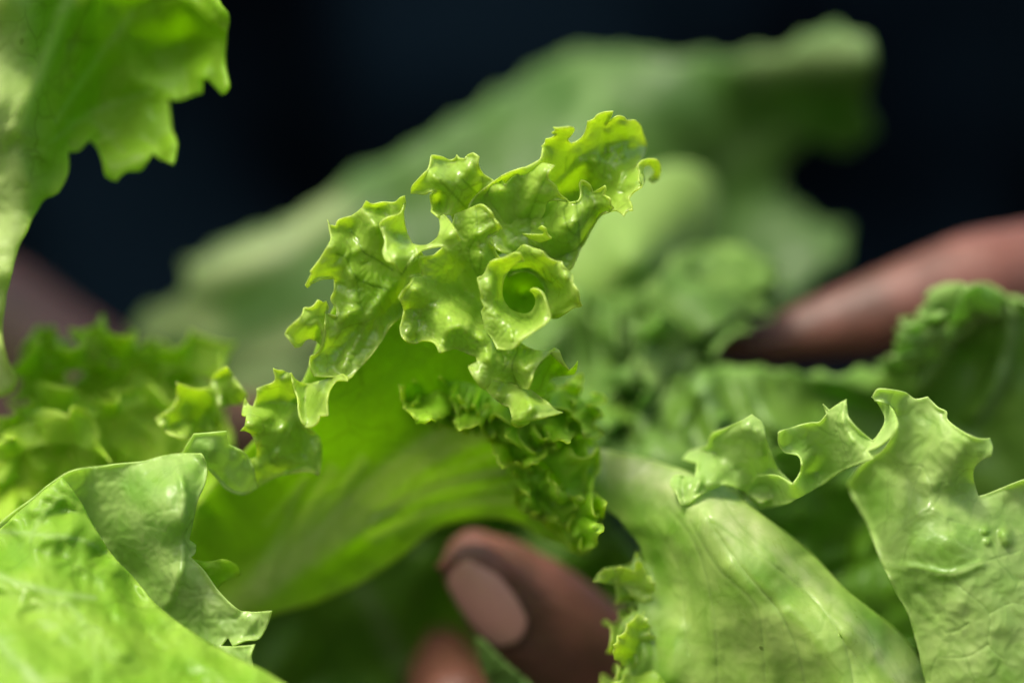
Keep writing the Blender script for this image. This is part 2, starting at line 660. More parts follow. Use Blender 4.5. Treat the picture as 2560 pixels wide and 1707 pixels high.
# finger under the thumb
limb(bm, [Q('Z6', 610, 1330, 84), Q('Z6', 650, 1520, 80), Q('Z6', 740, 1740, 66), Q('Z6', 1000, 2100, 72), Q('Z6', 1700, 2500, 85)], [.0062, .0075, .0082, .009, .010])
limb(bm, [Q('Z6', 1100, 1750, 72), Q('Z6', 1500, 2150, 80), Q('Z6', 2100, 2500, 90)], [.008, .009, .010])
# forefinger laid across the leaves on the right
limb(bm, [Q('W', 1665, 796, 70), Q('W', 1790, 782, 70), Q('W', 1940, 742, 70), Q('W', 2100, 697, 72), Q('W', 2240, 660, 76), Q('W', 2400, 655, 84), Q('W', 2640, 710, 96), Q('W', 2900, 800, 108)],
     [.0030, .0048, .0070, .0088, .0106, .0124, .0135, .016])
limb(bm, [Q('W', 2700, 760, 100), Q('W', 2750, 1000, 100), Q('W', 2700, 1300, 90), Q('W', 2650, 1500, 84)], [.016, .020, .018, .014])
limb(bm, [Q('W', 2650, 1500, 84), Q('Z6', 2500, 2200, 70)], [.014, .014])
limb(bm, [Q('W', 2650, 1500, 84), Q('Z6', 1700, 2500, 85)], [.014, .010])
limb(bm, [Q('W', 2650, 1500, 84), Q('Z6', 2100, 2500, 90)], [.014, .010])
wrR = Vector((.205, .60, Z - .03))
limb(bm, [Q('W', 2750, 1000, 100), wrR], [.022, .026])
limb(bm, [Q('W', 2700, 1300, 90), wrR], [.020, .026])
elR = Vector((.34, .78, Z - .10))
shR = Vector((.19, .99, Z + .17))
limb(bm, [wrR, wrR.lerp(elR, .45), elR, shR], [.026, .036, .042, .055])
# the other hand, far left behind the leaves
wrL = Q('W', -70, 800, 150)
elL = Vector((-.33, .76, Z + .01))
shL = Vector((-.19, .99, Z + .17))
pal = Q('W', 210, 1010, 128)
limb(bm, [wrL, wrL.lerp(elL, .5), elL, shL], [.021, .032, .042, .055])
limb(bm, [wrL, pal], [.021, .021])
for (x, y, d, x2, y2, d2, x3, y3, d3, r) in ((420, 980, 112, 560, 1010, 100, 660, 1000, 92, .0085), (400, 1050, 112, 560, 1110, 102, 680, 1110, 96, .009),
                                              (380, 1120, 114, 520, 1200, 104, 640, 1210, 98, .0085), (350, 1180, 116, 470, 1280, 108, 570, 1300, 102, .0075),
                                              (250, 1000, 110, 330, 1080, 94, 420, 1130, 84, .0085)):
    limb(bm, [pal, Q('W', x, y, d), Q('W', x2, y2, d2), Q('W', x3, y3, d3)], [.014, r * 1.15, r, r * .8])
# chest and neck under the shirt
limb(bm, [shL, Vector((0, 1.0, Z + .19)), shR], [.055, .075, .055])
ellipsoid(bm, (0, 1.0, Z - .02), (.165, .095, .27))
limb(bm, [Vector((0, 1.0, Z + .2)), Vector((0, .98, Z + .32))], [.055, .05])
body = remeshed('body', bm, .0019, 5, sm, person)

# nails
def nail(T, cx, cy, d, ux, uy, hl, hw, tilt):
    """a curved oval plate: centre, long direction in the picture, half length and half width in metres"""
    c = Q(T, cx, cy, d)
    u = Vector((ux, 0, -uy)).normalized()
    nrm = Vector(tilt).normalized()
    u = (u - nrm * u.dot(nrm)).normalized()
    v = nrm.cross(u)
    vs, fs = [], []
    NU, NV = 22, 14
    for i in range(NU + 1):
        for j in range(NV + 1):
            a = -1 + 2 * i / NU
            b = -1 + 2 * j / NV
            # square -> rounded oval
            x = a * math.sqrt(1 - .38 * b * b)
            y = b * math.sqrt(1 - .42 * a * a)
            z = -.30 * y * y * hw - .10 * x * x * hl
            vs.append(tuple(c + u * x * hl + v * y * hw + nrm * z))
    for i in range(NU):
        for j in range(NV):
            k = i * (NV + 1) + j
            fs.append((k, k + 1, k + NV + 2, k + NV + 1))
    me = bpy.data.meshes.new('fingernail')
    me.from_pydata(vs, [], fs)
    me.polygons.foreach_set('use_smooth', [True] * len(fs))
    me.materials.append(nm)
    o = link('fingernail', me, body)
    so = o.modifiers.new('t', 'SOLIDIFY')
    so.thickness = .0009
    so.offset = -1
    return o


nail('Z6', 920, 1055, 34.0, .64, .77, .0081, .0046, (-.38, -1, -.25))

# shirt
bm = bmesh.new()
limb(bm, [shL + Vector((0, 0, -.01)), Vector((0, 1.0, Z + .175)), shR + Vector((0, 0, -.01))], [.068, .088, .068])
ellipsoid(bm, (0, 1.0, Z - .01), (.225, .125, .33))
ellipsoid(bm, (0, 1.0, Z + .10), (.235, .105, .14))
ellipsoid(bm, (0, 1.0, Z - .25), (.19, .13, .25))
limb(bm, [shR, shR.lerp(elR, .5), elR + Vector((-.004, 0, .008))], [.066, .062, .056])
limb(bm, [shL, shL.lerp(elL, .5), elL + Vector((.004, 0, .008))], [.066, .062, .056])


def cloth(co):
    x, y, z = co[:, 0], co[:, 1], co[:, 2]
    n = noise2(x * 9 + z * 3, z * 5 + y * 2, 5) * .016 + noise2(x * 22 + z * 12, z * 11, 8) * .006
    c = co - np.array([0, 1.0, Z - .05])
    ln = np.linalg.norm(c * np.array([1, 1.4, .5]), axis=1)[:, None]
    return co + c * np.array([1, 1.4, .3]) / ln * n[:, None]


shirt = remeshed('shirt', bm, .006, 4, fm, person, cloth)

# ---------------------------------------------------------------- the lettuce
lettuce = empty('lettuce', tuple(P(1500, 1900, 60)))
tag(lettuce, 'head of green leaf lettuce with frilly edges held between two hands', 'lettuce')
LT = lettuce


def ribbon(path, width, amp, wave, side, mat, parent, seed, T='W', thick=.3, lean=.5, step=4):
    """a ruffled margin: its inner edge follows the leaf, its longer outer edge swings to and fro and folds over itself"""
    rs = random.Random(seed)
    pts = cv(T, path)
    c = smooth_open(pts, step)
    c = np.array(c)
    n = len(c)
    seg = np.hypot(*(np.diff(c, axis=0)).T)
    s_ = np.concatenate([[0], np.cumsum(seg)])
    # depths along the path
    kp = np.array([p[:2] for p in pts])
    ks = np.array([s_[np.argmin(((c - q) ** 2).sum(1))] for q in kp])
    dd = np.interp(s_, ks, [p[2] for p in pts])
    tg = np.gradient(c, axis=0)
    tg /= np.hypot(tg[:, 0], tg[:, 1])[:, None]
    nr = np.stack([-tg[:, 1], tg[:, 0]], -1) * side
    lam = wave * (1 + .8 * noise2(s_ / (wave * 1.7), s_ * 0, seed))
    th = np.concatenate([[0], np.cumsum(seg / lam[1:])]) * 2 * math.pi
    wmod = 1 + .55 * noise2(s_ / (wave * .9), s_ * 0 + 3.3, seed + 5)
    amod = 1 + .9 * noise2(s_ / (wave * 1.3), s_ * 0 + 7.7, seed + 7)
    tooth = np.abs(np.sin(s_ / (10 + 3 * noise2(s_ / 60, s_ * 0, seed + 2)))) ** .6 * 4.5
    taper = np.clip(np.minimum(s_, s_[-1] - s_) / (wave * .7), .15, 1)
    NT = 16
    V, rim = [], []
    for k in range(NT + 1):
        t = k / NT
        g = t ** 1.35
        w_ = (width * wmod * taper * t * (1 - .22 * t * np.cos(th * .5 + seed)) - (tooth * max(0, (t - .8) / .2)))
        p = c + nr * w_[:, None]
        p = p + tg * (wave * .21 * g * amod * np.sin(2 * th + 1.1 * t + seed))[:, None]
        p = p + nr * (width * .20 * g * np.cos(2 * th))[:, None]
        d = dd + amp * amod * g * np.sin(th) + amp * .30 * g * np.sin(2.63 * th + seed) - lean * amp * t + .35 * amp * g * g * np.cos(2 * th)
        # the very lip rolls over
        d = d - amp * .35 * max(0, (t - .75) / .25) ** 2 * np.sin(th + .8)
        d = d + .35 * noise2(p[:, 0] / 22, p[:, 1] / 22, seed + 4)
        V.append(world(p[:, 0], p[:, 1], d))
        rim.append(np.full(n, math.exp(-(1 - t) * width * K * 1000 / 0.9)))
    V = np.concatenate(V)
    faces = [(k * n + i, k * n + i + 1, (k + 1) * n + i + 1, (k + 1) * n + i) for k in range(NT) for i in range(n - 1)]
    me = bpy.data.meshes.new('frill')
    me.from_pydata([tuple(q) for q in V], [], faces)
    me.polygons.foreach_set('use_smooth', [True] * len(faces))
    a1 = me.attributes.new('rim', 'FLOAT', 'POINT')
    a1.data.foreach_set('value', np.concatenate(rim).astype(np.float32))
    me.attributes.new('vein', 'FLOAT', 'POINT')
    me.attributes.new('pale', 'FLOAT', 'POINT')
    me.materials.append(mat)
    o = link('frill', me, parent)
    so = o.modifiers.new('thickness', 'SOLIDIFY')
    so.thickness = thick * .001
    so.offset = 0
    return o


# ---- far leaves
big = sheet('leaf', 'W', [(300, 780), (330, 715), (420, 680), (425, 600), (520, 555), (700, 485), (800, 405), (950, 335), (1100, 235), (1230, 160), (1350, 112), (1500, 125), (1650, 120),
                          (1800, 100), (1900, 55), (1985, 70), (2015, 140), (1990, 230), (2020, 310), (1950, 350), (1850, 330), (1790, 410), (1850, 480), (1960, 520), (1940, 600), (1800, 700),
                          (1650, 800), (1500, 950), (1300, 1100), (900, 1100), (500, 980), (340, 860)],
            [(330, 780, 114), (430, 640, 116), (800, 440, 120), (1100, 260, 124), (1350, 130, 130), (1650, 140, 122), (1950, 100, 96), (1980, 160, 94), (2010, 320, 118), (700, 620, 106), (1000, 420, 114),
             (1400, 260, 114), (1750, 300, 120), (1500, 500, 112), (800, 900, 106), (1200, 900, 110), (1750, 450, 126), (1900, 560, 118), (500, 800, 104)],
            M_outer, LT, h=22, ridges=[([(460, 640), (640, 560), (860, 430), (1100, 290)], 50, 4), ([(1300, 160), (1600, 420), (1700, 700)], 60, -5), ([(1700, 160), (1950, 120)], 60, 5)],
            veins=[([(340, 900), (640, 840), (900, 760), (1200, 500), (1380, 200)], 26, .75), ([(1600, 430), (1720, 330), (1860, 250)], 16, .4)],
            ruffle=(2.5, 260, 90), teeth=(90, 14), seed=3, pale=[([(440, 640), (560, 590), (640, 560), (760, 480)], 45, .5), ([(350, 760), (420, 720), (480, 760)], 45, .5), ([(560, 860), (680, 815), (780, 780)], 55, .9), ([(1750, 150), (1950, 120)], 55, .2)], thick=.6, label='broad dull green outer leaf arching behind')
sheet('frill', 'W', [(1240, 640), (1340, 520), (1420, 430), (1530, 380), (1610, 390), (1650, 450), (1640, 560), (1570, 660), (1480, 740), (1330, 760), (1240, 740)],
      [(1340, 560, 78), (1500, 440, 84), (1600, 430, 92), (1620, 580, 92), (1450, 590, 62), (1350, 700, 70), (1500, 720, 76)],
      M_belly, big, h=16, ruffle=(2, 160, 70), seed=5, thick=.5)
mid = sheet('leaf', 'W', [(1250, 700), (1330, 650), (1500, 640), (1560, 570), (1700, 560), (1800, 620), (1780, 700), (1700, 760), (1640, 800), (1650, 900), (1580, 1010), (1500, 1080), (1380, 1100),
                          (1250, 1050), (1180, 900), (1180, 780)],
            [(1300, 700, 66), (1550, 600, 72), (1750, 620, 66), (1650, 780, 60), (1600, 950, 50), (1400, 1050, 42), (1250, 950, 52), (1500, 800, 56), (1380, 850, 62)],
            M_back, LT, h=12, ridges=[([(1330, 700), (1360, 850), (1380, 1000)], 22, 5), ([(1440, 700), (1450, 860), (1480, 1000)], 20, 5), ([(1600, 760), (1540, 860), (1480, 960)], 30, 4),
                                      ([(1560, 640), (1660, 690), (1740, 660)], 22, 5), ([(1520, 690), (1620, 730)], 14, 5)],
            veins=[([(1610, 760), (1550, 860), (1480, 980)], 14, .6), ([(1300, 760), (1330, 900)], 12, .4)],
            ruffle=(4, 150, 90), teeth=(80, 10), seed=8, label='mid green crinkled leaf behind the sharp frill')
sheet('frill', 'W', [(1480, 660), (1540, 610), (1620, 640), (1700, 610), (1790, 640), (1760, 720), (1660, 750), (1600, 790), (1540, 830), (1500, 760)],
      [(1540, 640, 58), (1700, 640, 62), (1620, 720, 54), (1540, 800, 52)], M_back, mid, h=12, ruffle=(4, 110, 60), teeth=(60, 8), seed=11)
ribbon([(1505, 640, 60), (1575, 700, 58), (1585, 780, 54), (1525, 860, 50), (1485, 960, 44)], 96, 7, 150, 1, M_belly, mid, 271, step=8)
ribbon([(1615, 640, 62), (1645, 700, 58), (1595, 780, 56), (1535, 880, 50), (1495, 980, 44)], 80, 6, 130, -1, M_back, mid, 272, step=8)
ribbon([(1330, 690, 60), (1370, 780, 56), (1370, 880, 50), (1400, 980, 44)], 84, 6, 130, -1, M_back, mid, 273, step=8)
ribbon([(1420, 700, 62), (1450, 800, 58), (1440, 900, 52), (1470, 1000, 42)], 74, 6, 140, 1, M_mid, mid, 274, step=8)
ribbon([(1560, 600, 66), (1680, 600, 66), (1790, 640, 64)], 90, 7, 140, 1, M_back, mid, 275, step=8)
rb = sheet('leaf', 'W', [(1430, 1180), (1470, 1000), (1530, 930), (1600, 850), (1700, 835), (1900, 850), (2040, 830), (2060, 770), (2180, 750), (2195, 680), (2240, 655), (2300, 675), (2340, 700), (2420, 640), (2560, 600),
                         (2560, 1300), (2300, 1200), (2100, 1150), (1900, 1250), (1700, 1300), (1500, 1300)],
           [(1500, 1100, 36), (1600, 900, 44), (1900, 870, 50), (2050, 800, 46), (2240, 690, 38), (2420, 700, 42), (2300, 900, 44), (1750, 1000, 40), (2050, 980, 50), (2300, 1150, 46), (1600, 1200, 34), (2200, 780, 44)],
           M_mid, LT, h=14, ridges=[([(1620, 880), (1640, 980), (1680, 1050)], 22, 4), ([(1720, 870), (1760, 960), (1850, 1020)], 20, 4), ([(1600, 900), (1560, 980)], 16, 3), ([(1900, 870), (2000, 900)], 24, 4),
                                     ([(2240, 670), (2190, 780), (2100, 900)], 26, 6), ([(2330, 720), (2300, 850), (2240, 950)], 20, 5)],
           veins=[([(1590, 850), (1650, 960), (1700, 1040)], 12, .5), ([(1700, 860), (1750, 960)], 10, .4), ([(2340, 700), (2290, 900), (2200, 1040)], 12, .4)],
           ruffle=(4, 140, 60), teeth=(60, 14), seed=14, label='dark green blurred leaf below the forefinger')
sheet('frill', 'W', [(2050, 800), (2070, 760), (2180, 750), (2190, 690), (2240, 650), (2300, 675), (2330, 720), (2280, 760), (2200, 800), (2130, 860), (2060, 850)],
      [(2080, 800, 34), (2230, 700, 30), (2310, 700, 36), (2150, 830, 42), (2250, 770, 42)], M_belly, rb, h=12, ruffle=(4, 80, 50), teeth=(50, 12), seed=17)
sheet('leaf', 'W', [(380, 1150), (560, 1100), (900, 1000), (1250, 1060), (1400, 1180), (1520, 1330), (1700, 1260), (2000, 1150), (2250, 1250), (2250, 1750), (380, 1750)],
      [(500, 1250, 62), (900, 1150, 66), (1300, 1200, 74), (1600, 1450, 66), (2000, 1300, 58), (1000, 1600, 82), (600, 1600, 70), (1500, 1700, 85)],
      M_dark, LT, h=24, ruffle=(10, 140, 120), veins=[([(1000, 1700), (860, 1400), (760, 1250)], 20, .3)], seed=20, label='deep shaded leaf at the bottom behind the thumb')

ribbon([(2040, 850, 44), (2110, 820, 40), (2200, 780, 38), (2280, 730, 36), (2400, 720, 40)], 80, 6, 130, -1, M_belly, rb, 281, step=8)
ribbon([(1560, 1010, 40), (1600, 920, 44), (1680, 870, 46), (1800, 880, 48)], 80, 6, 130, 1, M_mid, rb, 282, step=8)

# ---- left: blurred frill, hanging leaf
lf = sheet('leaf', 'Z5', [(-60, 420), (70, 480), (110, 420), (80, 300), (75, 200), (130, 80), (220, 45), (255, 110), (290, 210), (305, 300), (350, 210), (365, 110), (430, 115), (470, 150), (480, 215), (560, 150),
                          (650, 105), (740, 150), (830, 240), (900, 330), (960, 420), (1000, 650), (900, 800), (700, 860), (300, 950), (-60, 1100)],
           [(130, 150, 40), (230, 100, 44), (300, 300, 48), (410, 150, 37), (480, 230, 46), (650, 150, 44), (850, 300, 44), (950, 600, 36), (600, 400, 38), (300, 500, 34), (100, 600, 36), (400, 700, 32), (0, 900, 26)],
           M_frill_brightened, LT, h=10, ridges=[([(380, 200), (300, 330), (200, 480)], 24, 4), ([(220, 430), (330, 440), (400, 500), (420, 600)], 16, 4), ([(60, 560), (140, 620), (200, 700)], 24, 4), ([(560, 640), (500, 560)], 20, 3)],
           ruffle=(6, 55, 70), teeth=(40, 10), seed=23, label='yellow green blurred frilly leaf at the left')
sheet('frill', 'Z5', [(655, 450), (700, 420), (745, 375), (745, 295), (830, 325), (890, 315), (905, 265), (960, 230), (1000, 290), (1045, 350), (1020, 385), (930, 400), (935, 480), (900, 505), (800, 535), (750, 530), (690, 500)],
      [(680, 460, 13), (760, 320, 14), (830, 420, 20), (950, 260, 15), (920, 480, 22), (760, 520, 14), (1020, 370, 17)], M_hero, lf, h=8, ruffle=(3, 40, 40), seed=26, roll=(-2, 24))
ribbon([(40, 930, 36), (100, 860, 37), (180, 850, 36), (260, 830, 38), (360, 830, 40), (470, 870, 38), (540, 920, 32)], 78, 6, 130, -1, M_frill_brightened, lf, 241, step=6)
ribbon([(-20, 1010, 28), (80, 960, 28), (170, 955, 28), (250, 960, 30), (330, 930, 32), (420, 960, 30)], 66, 5, 104, -1, M_frill_brightened, lf, 242, step=6)
ribbon([(-20, 1090, 21), (70, 1030, 22), (160, 1020, 22), (240, 1050, 23)], 60, 4.5, 96, -1, M_frill_brightened, lf, 243, step=6)
tl = sheet('leaf', 'Z1', [(-90, -90), (1000, -90), (1010, 15), (1045, 60), (1050, 110), (1035, 200), (1030, 290), (1050, 400), (1020, 435), (960, 370), (930, 360), (925, 430), (880, 440), (820, 462), (768, 455), (785, 540),
                          (790, 600), (812, 655), (795, 755), (740, 735), (700, 700), (675, 750), (640, 785), (580, 790), (535, 835), (490, 810), (470, 740), (440, 665), (410, 640), (370, 690), (310, 700), (312, 800),
                          (265, 890), (200, 915), (160, 980), (110, 1090), (80, 1150), (50, 1270), (20, 1400), (5, 1530), (30, 1650), (75, 1740), (60, 1800), (-90, 1800), (-420, 1500), (-800, 1300), (-1250, 900), (-1600, 300), (-1700, -500), (-1500, -1200), (-900, -1500), (-200, -1300), (500, -900), (900, -500)],  # unseen left half added, bent back to shade the far forearm
           [(0, 0, 2), (200, 200, 14), (60, 700, 10), (0, 1300, 8), (40, 1700, 14), (500, 200, 22), (800, 60, 22), (1000, 80, 13), (900, 180, 26), (1020, 380, 16), (700, 400, 24), (780, 720, 18), (530, 800, 17), (560, 560, 26),
            (300, 600, 18), (100, 1050, 12), (-60, 500, 4), (-150, -300, 8), (-500, 0, 45), (-900, -600, 98), (-1400, -300, 140), (-1500, -1200, 150), (-700, 900, 70), (-1200, 700, 125), (-420, 1450, 40), (0, -1200, 40), (600, -800, 50)],
           M_left, LT, h=11, ridges=[([(60, -40), (110, 300), (60, 700), (0, 1200)], 60, 5), ([(300, 0), (190, 300), (70, 600)], 16, 2.2), ([(870, 0), (960, 90), (1020, 140)], 16, 3), ([(400, 0), (330, 350), (200, 700)], 26, 2),
                                     ([(1000, 220), (940, 340)], 16, 2.5)],
           veins=[([(330, -60), (200, 280), (90, 560), (10, 800)], 15, .8), ([(60, -60), (40, 500), (20, 1000), (20, 1500)], 34, .55), ([(600, 60), (420, 300), (250, 560)], 9, .3), ([(700, 420), (450, 500), (230, 650)], 8, .3),
                  ([(560, 700), (420, 560), (300, 560)], 8, .25)],
           ruffle=(2.5, 90, 40), pale=[([(-60, -60), (-40, 700), (-10, 1200), (0, 1700)], 80, .95)], seed=29, thick=.5, label='leaf hanging down the left edge with toothed margin')

# ---- hero leaf: inner blade, ribs, frilled margin
hero = sheet('leaf', 'W', [(430, 1300), (440, 1180), (540, 1060), (680, 900), (740, 760), (800, 640), (960, 640), (1120, 700), (1250, 860), (1340, 960), (1390, 1120), (1350, 1270), (1250, 1240), (1180, 1195), (1080, 1190),
                           (1000, 1215), (900, 1290), (800, 1350), (660, 1400), (540, 1410)],
             [(480, 1300, 34), (700, 960, 11), (820, 700, 7), (1000, 700, 9), (1200, 860, 15), (1350, 1100, 27), (1300, 1240, 29), (1080, 1180, 32), (900, 1280, 33), (620, 1390, 36), (900, 950, 16), (1000, 850, 14),
              (700, 1150, 26), (900, 1080, 24), (1130, 1020, 22), (1150, 1130, 27)],
             M_heroin, LT, h=8, ridges=[([(540, 1390), (760, 1220), (900, 1100), (1040, 1010), (1150, 980)], 44, 2.5), ([(620, 1320), (700, 1150), (760, 1090)], 16, .8), ([(800, 1240), (980, 1130), (1150, 1090)], 16, 1.0), ([(860, 1200), (1000, 1170), (1200, 1130)], 14, .8)],
             veins=[([(540, 1390), (720, 1240), (880, 1110), (1040, 1000), (1150, 970)], 40, .6), ([(640, 1300), (720, 1150), (770, 1080)], 16, .55), ([(720, 1230), (800, 1110), (840, 1060)], 14, .5),
                    ([(760, 1250), (960, 1130), (1150, 1080)], 15, .65), ([(860, 1230), (1000, 1170), (1180, 1150), (1300, 1220)], 13, .5), ([(700, 1100), (610, 1200)], 12, .4)],
             ruffle=(1.0, 110, 50), pale=[([(560, 1370), (640, 1230), (700, 1090)], 9, .35), ([(570, 1360), (670, 1220), (760, 1070)], 11, .5), ([(580, 1350), (700, 1210), (830, 1050)], 11, .5),
                   ([(590, 1350), (740, 1210), (900, 1070), (1020, 990)], 16, .75), ([(600, 1360), (800, 1200), (960, 1070), (1140, 985)], 18, .75), ([(660, 1320), (850, 1180), (1000, 1090), (1170, 1030)], 10, .5),
                   ([(720, 1290), (900, 1160), (1050, 1100), (1200, 1075)], 10, .6), ([(820, 1220), (980, 1140), (1200, 1110)], 8, .4), ([(840, 1230), (1020, 1160), (1200, 1150), (1300, 1220)], 9, .45)], seed=31, thick=.5, vgroove=.1, label='upright sharp leaf with curled frilly bright margin')
# frill running down its right margin (blurred)
HM = M_hero
sheet('frill', 'F', [(-330, -120), (-180, -160), (0, -80), (150, -40), (330, 30), (560, -20), (830, -60), (1050, -180), (1120, -220), (1110, -60), (1050, 60), (1130, 120), (1110, 240), (1030, 350), (940, 330), (840, 340), (835, 470), (770, 500),
                     (690, 540), (600, 500), (480, 560), (420, 420), (300, 200), (150, 250), (60, 130), (-60, 180), (-180, 190), (-290, 60)],
      [(-300, 0, 12), (-100, 150, 12), (0, -50, 16), (250, 180, 13), (560, 0, 14), (480, 500, 16), (690, 520, 11), (820, 350, 11), (640, 330, 20), (760, 200, 18), (1020, 340, 12), (1100, 150, 16), (1000, 0, 20), (1080, -180, 16), (0, 100, 18), (-160, 60, 18)],
      M_frill, hero, h=7, ruffle=(7.5, 55, 70), roll=(-3, 26), seed=35, teeth=(34, 7),
      ridges=[([(500, 200), (480, 380), (520, 520)], 16, 3), ([(600, 530), (720, 490), (830, 400), (830, 330)], 14, 4), ([(930, 330), (1040, 330), (1110, 240)], 12, 4), ([(-300, 60), (-200, 180), (-80, 160)], 12, 3), ([(180, 190), (280, 180), (310, 110)], 12, 3)])
sheet('frill', 'F', [(480, 520), (600, 480), (740, 560), (800, 640), (870, 600), (960, 700), (1100, 740), (1230, 720), (1310, 800), (1300, 900), (1240, 960), (1300, 980), (1260, 1080), (1200, 1180), (1110, 1215), (1000, 1170), (960, 1100), (900, 1040),
                     (780, 960), (680, 900), (600, 860), (570, 780), (560, 650)],
      [(500, 560, 22), (620, 880, 20), (700, 700, 16), (820, 620, 17), (900, 900, 22), (1120, 760, 14), (1180, 900, 20), (1280, 820, 15), (1150, 1000, 13), (1280, 990, 13), (1100, 1190, 18), (980, 1120, 22)],
      M_frill, hero, h=7, ruffle=(7.5, 52, 70), roll=(-3, 24), seed=38, teeth=(34, 8),
      ridges=[([(700, 640), (680, 760), (640, 880)], 13, 3), ([(1060, 1070), (1150, 1010), (1280, 980)], 13, 4), ([(980, 760), (1100, 800), (1120, 950)], 14, 3.5), ([(1240, 760), (1290, 850)], 12, 3)])
# left shoulder of the frill (slightly soft)
E_ = sheet('frill', 'E', [(400, 158), (450, 178), (505, 180), (545, 200), (590, 220), (620, 330), (650, 500), (700, 700), (800, 780), (860, 850), (880, 1000), (850, 1220), (790, 1180), (700, 1170), (590, 1190), (450, 1220), (330, 1280), (230, 1330),
                          (190, 1180), (170, 1060), (240, 1040), (235, 900), (200, 820), (150, 780), (80, 768), (125, 720), (140, 630), (98, 620), (105, 550), (130, 450), (170, 520), (208, 532), (245, 430), (240, 360), (320, 325), (400, 300), (425, 250)],
           [(400, 180, 3), (250, 380, 5), (120, 600, 4), (90, 760, 3), (240, 950, 7), (550, 230, 3), (350, 500, 8), (450, 400, 7), (650, 700, 8), (500, 700, 6), (800, 900, 11), (500, 1050, 9), (230, 1250, 14), (800, 1180, 13), (180, 660, 1), (420, 300, 2)],
           HM, hero, h=6, ridges=[([(420, 1020), (500, 820), (640, 580)], 14, 1.4), ([(150, 640), (190, 720), (260, 640), (340, 640)], 12, 1.5), ([(330, 1060), (450, 1020), (600, 1080)], 14, 1.6), ([(830, 900), (840, 1100)], 16, 2)],
           veins=[([(640, 580), (500, 820), (380, 1000)], 8, .2)], ruffle=(2.6, 34, 45), roll=(-1.6, 16), seed=41, bullate=(.4, 24))
sheet('frill', 'E', [(575, 200), (620, 265), (680, 295), (740, 312), (840, 290), (980, 248), (1080, 210), (1122, 240), (1133, 285), (1070, 280), (1020, 290), (960, 380), (935, 480), (942, 625), (862, 628), (845, 690), (790, 735), (722, 742),
                     (670, 660), (650, 560), (640, 450), (600, 330)],
      [(590, 230, 2), (640, 500, 0), (720, 740, -1), (700, 500, 4), (740, 330, 6), (780, 500, 1), (900, 400, -3), (930, 600, -4), (830, 690, -2.5), (1000, 270, 0), (1125, 260, -3), (860, 600, -3)],
      HM, hero, h=5, ridges=[([(610, 300), (645, 500), (690, 690)], 7, 1.0)], veins=[([(800, 640), (880, 500), (940, 330)], 5, .3)], ruffle=(.8, 30, 30), roll=(-.8, 12), seed=43)

ribbon([(905, 885, 17), (1000, 900, 16), (1090, 935, 15), (1180, 960, 14), (1280, 955, 15), (1380, 905, 18)], 62, 4, 92, 1, M_frill, hero, 201)
ribbon([(1000, 860, 16), (1110, 890, 14), (1200, 920, 14), (1300, 900, 16), (1390, 960, 18)], 70, 4.5, 110, 1, M_frill, hero, 202)
ribbon([(1120, 960, 17), (1170, 1040, 16), (1215, 1100, 17), (1270, 1170, 17), (1310, 1240, 17)], 66, 4.5, 96, -1, M_frill, hero, 203)
ribbon([(1180, 985, 16), (1240, 1050, 15), (1290, 1110, 15), (1320, 1180, 15), (1335, 1250, 16)], 68, 4.5, 88, -1, M_frill, hero, 204)
ribbon([(1230, 985, 17), (1290, 1020, 17), (1330, 1090, 17), (1350, 1150, 18)], 54, 4, 80, -1, M_frill, hero, 205)
ribbon([(1190, 1080, 18), (1230, 1130, 17), (1290, 1200, 16)], 46, 3.5, 80, 1, M_frill, hero, 206)

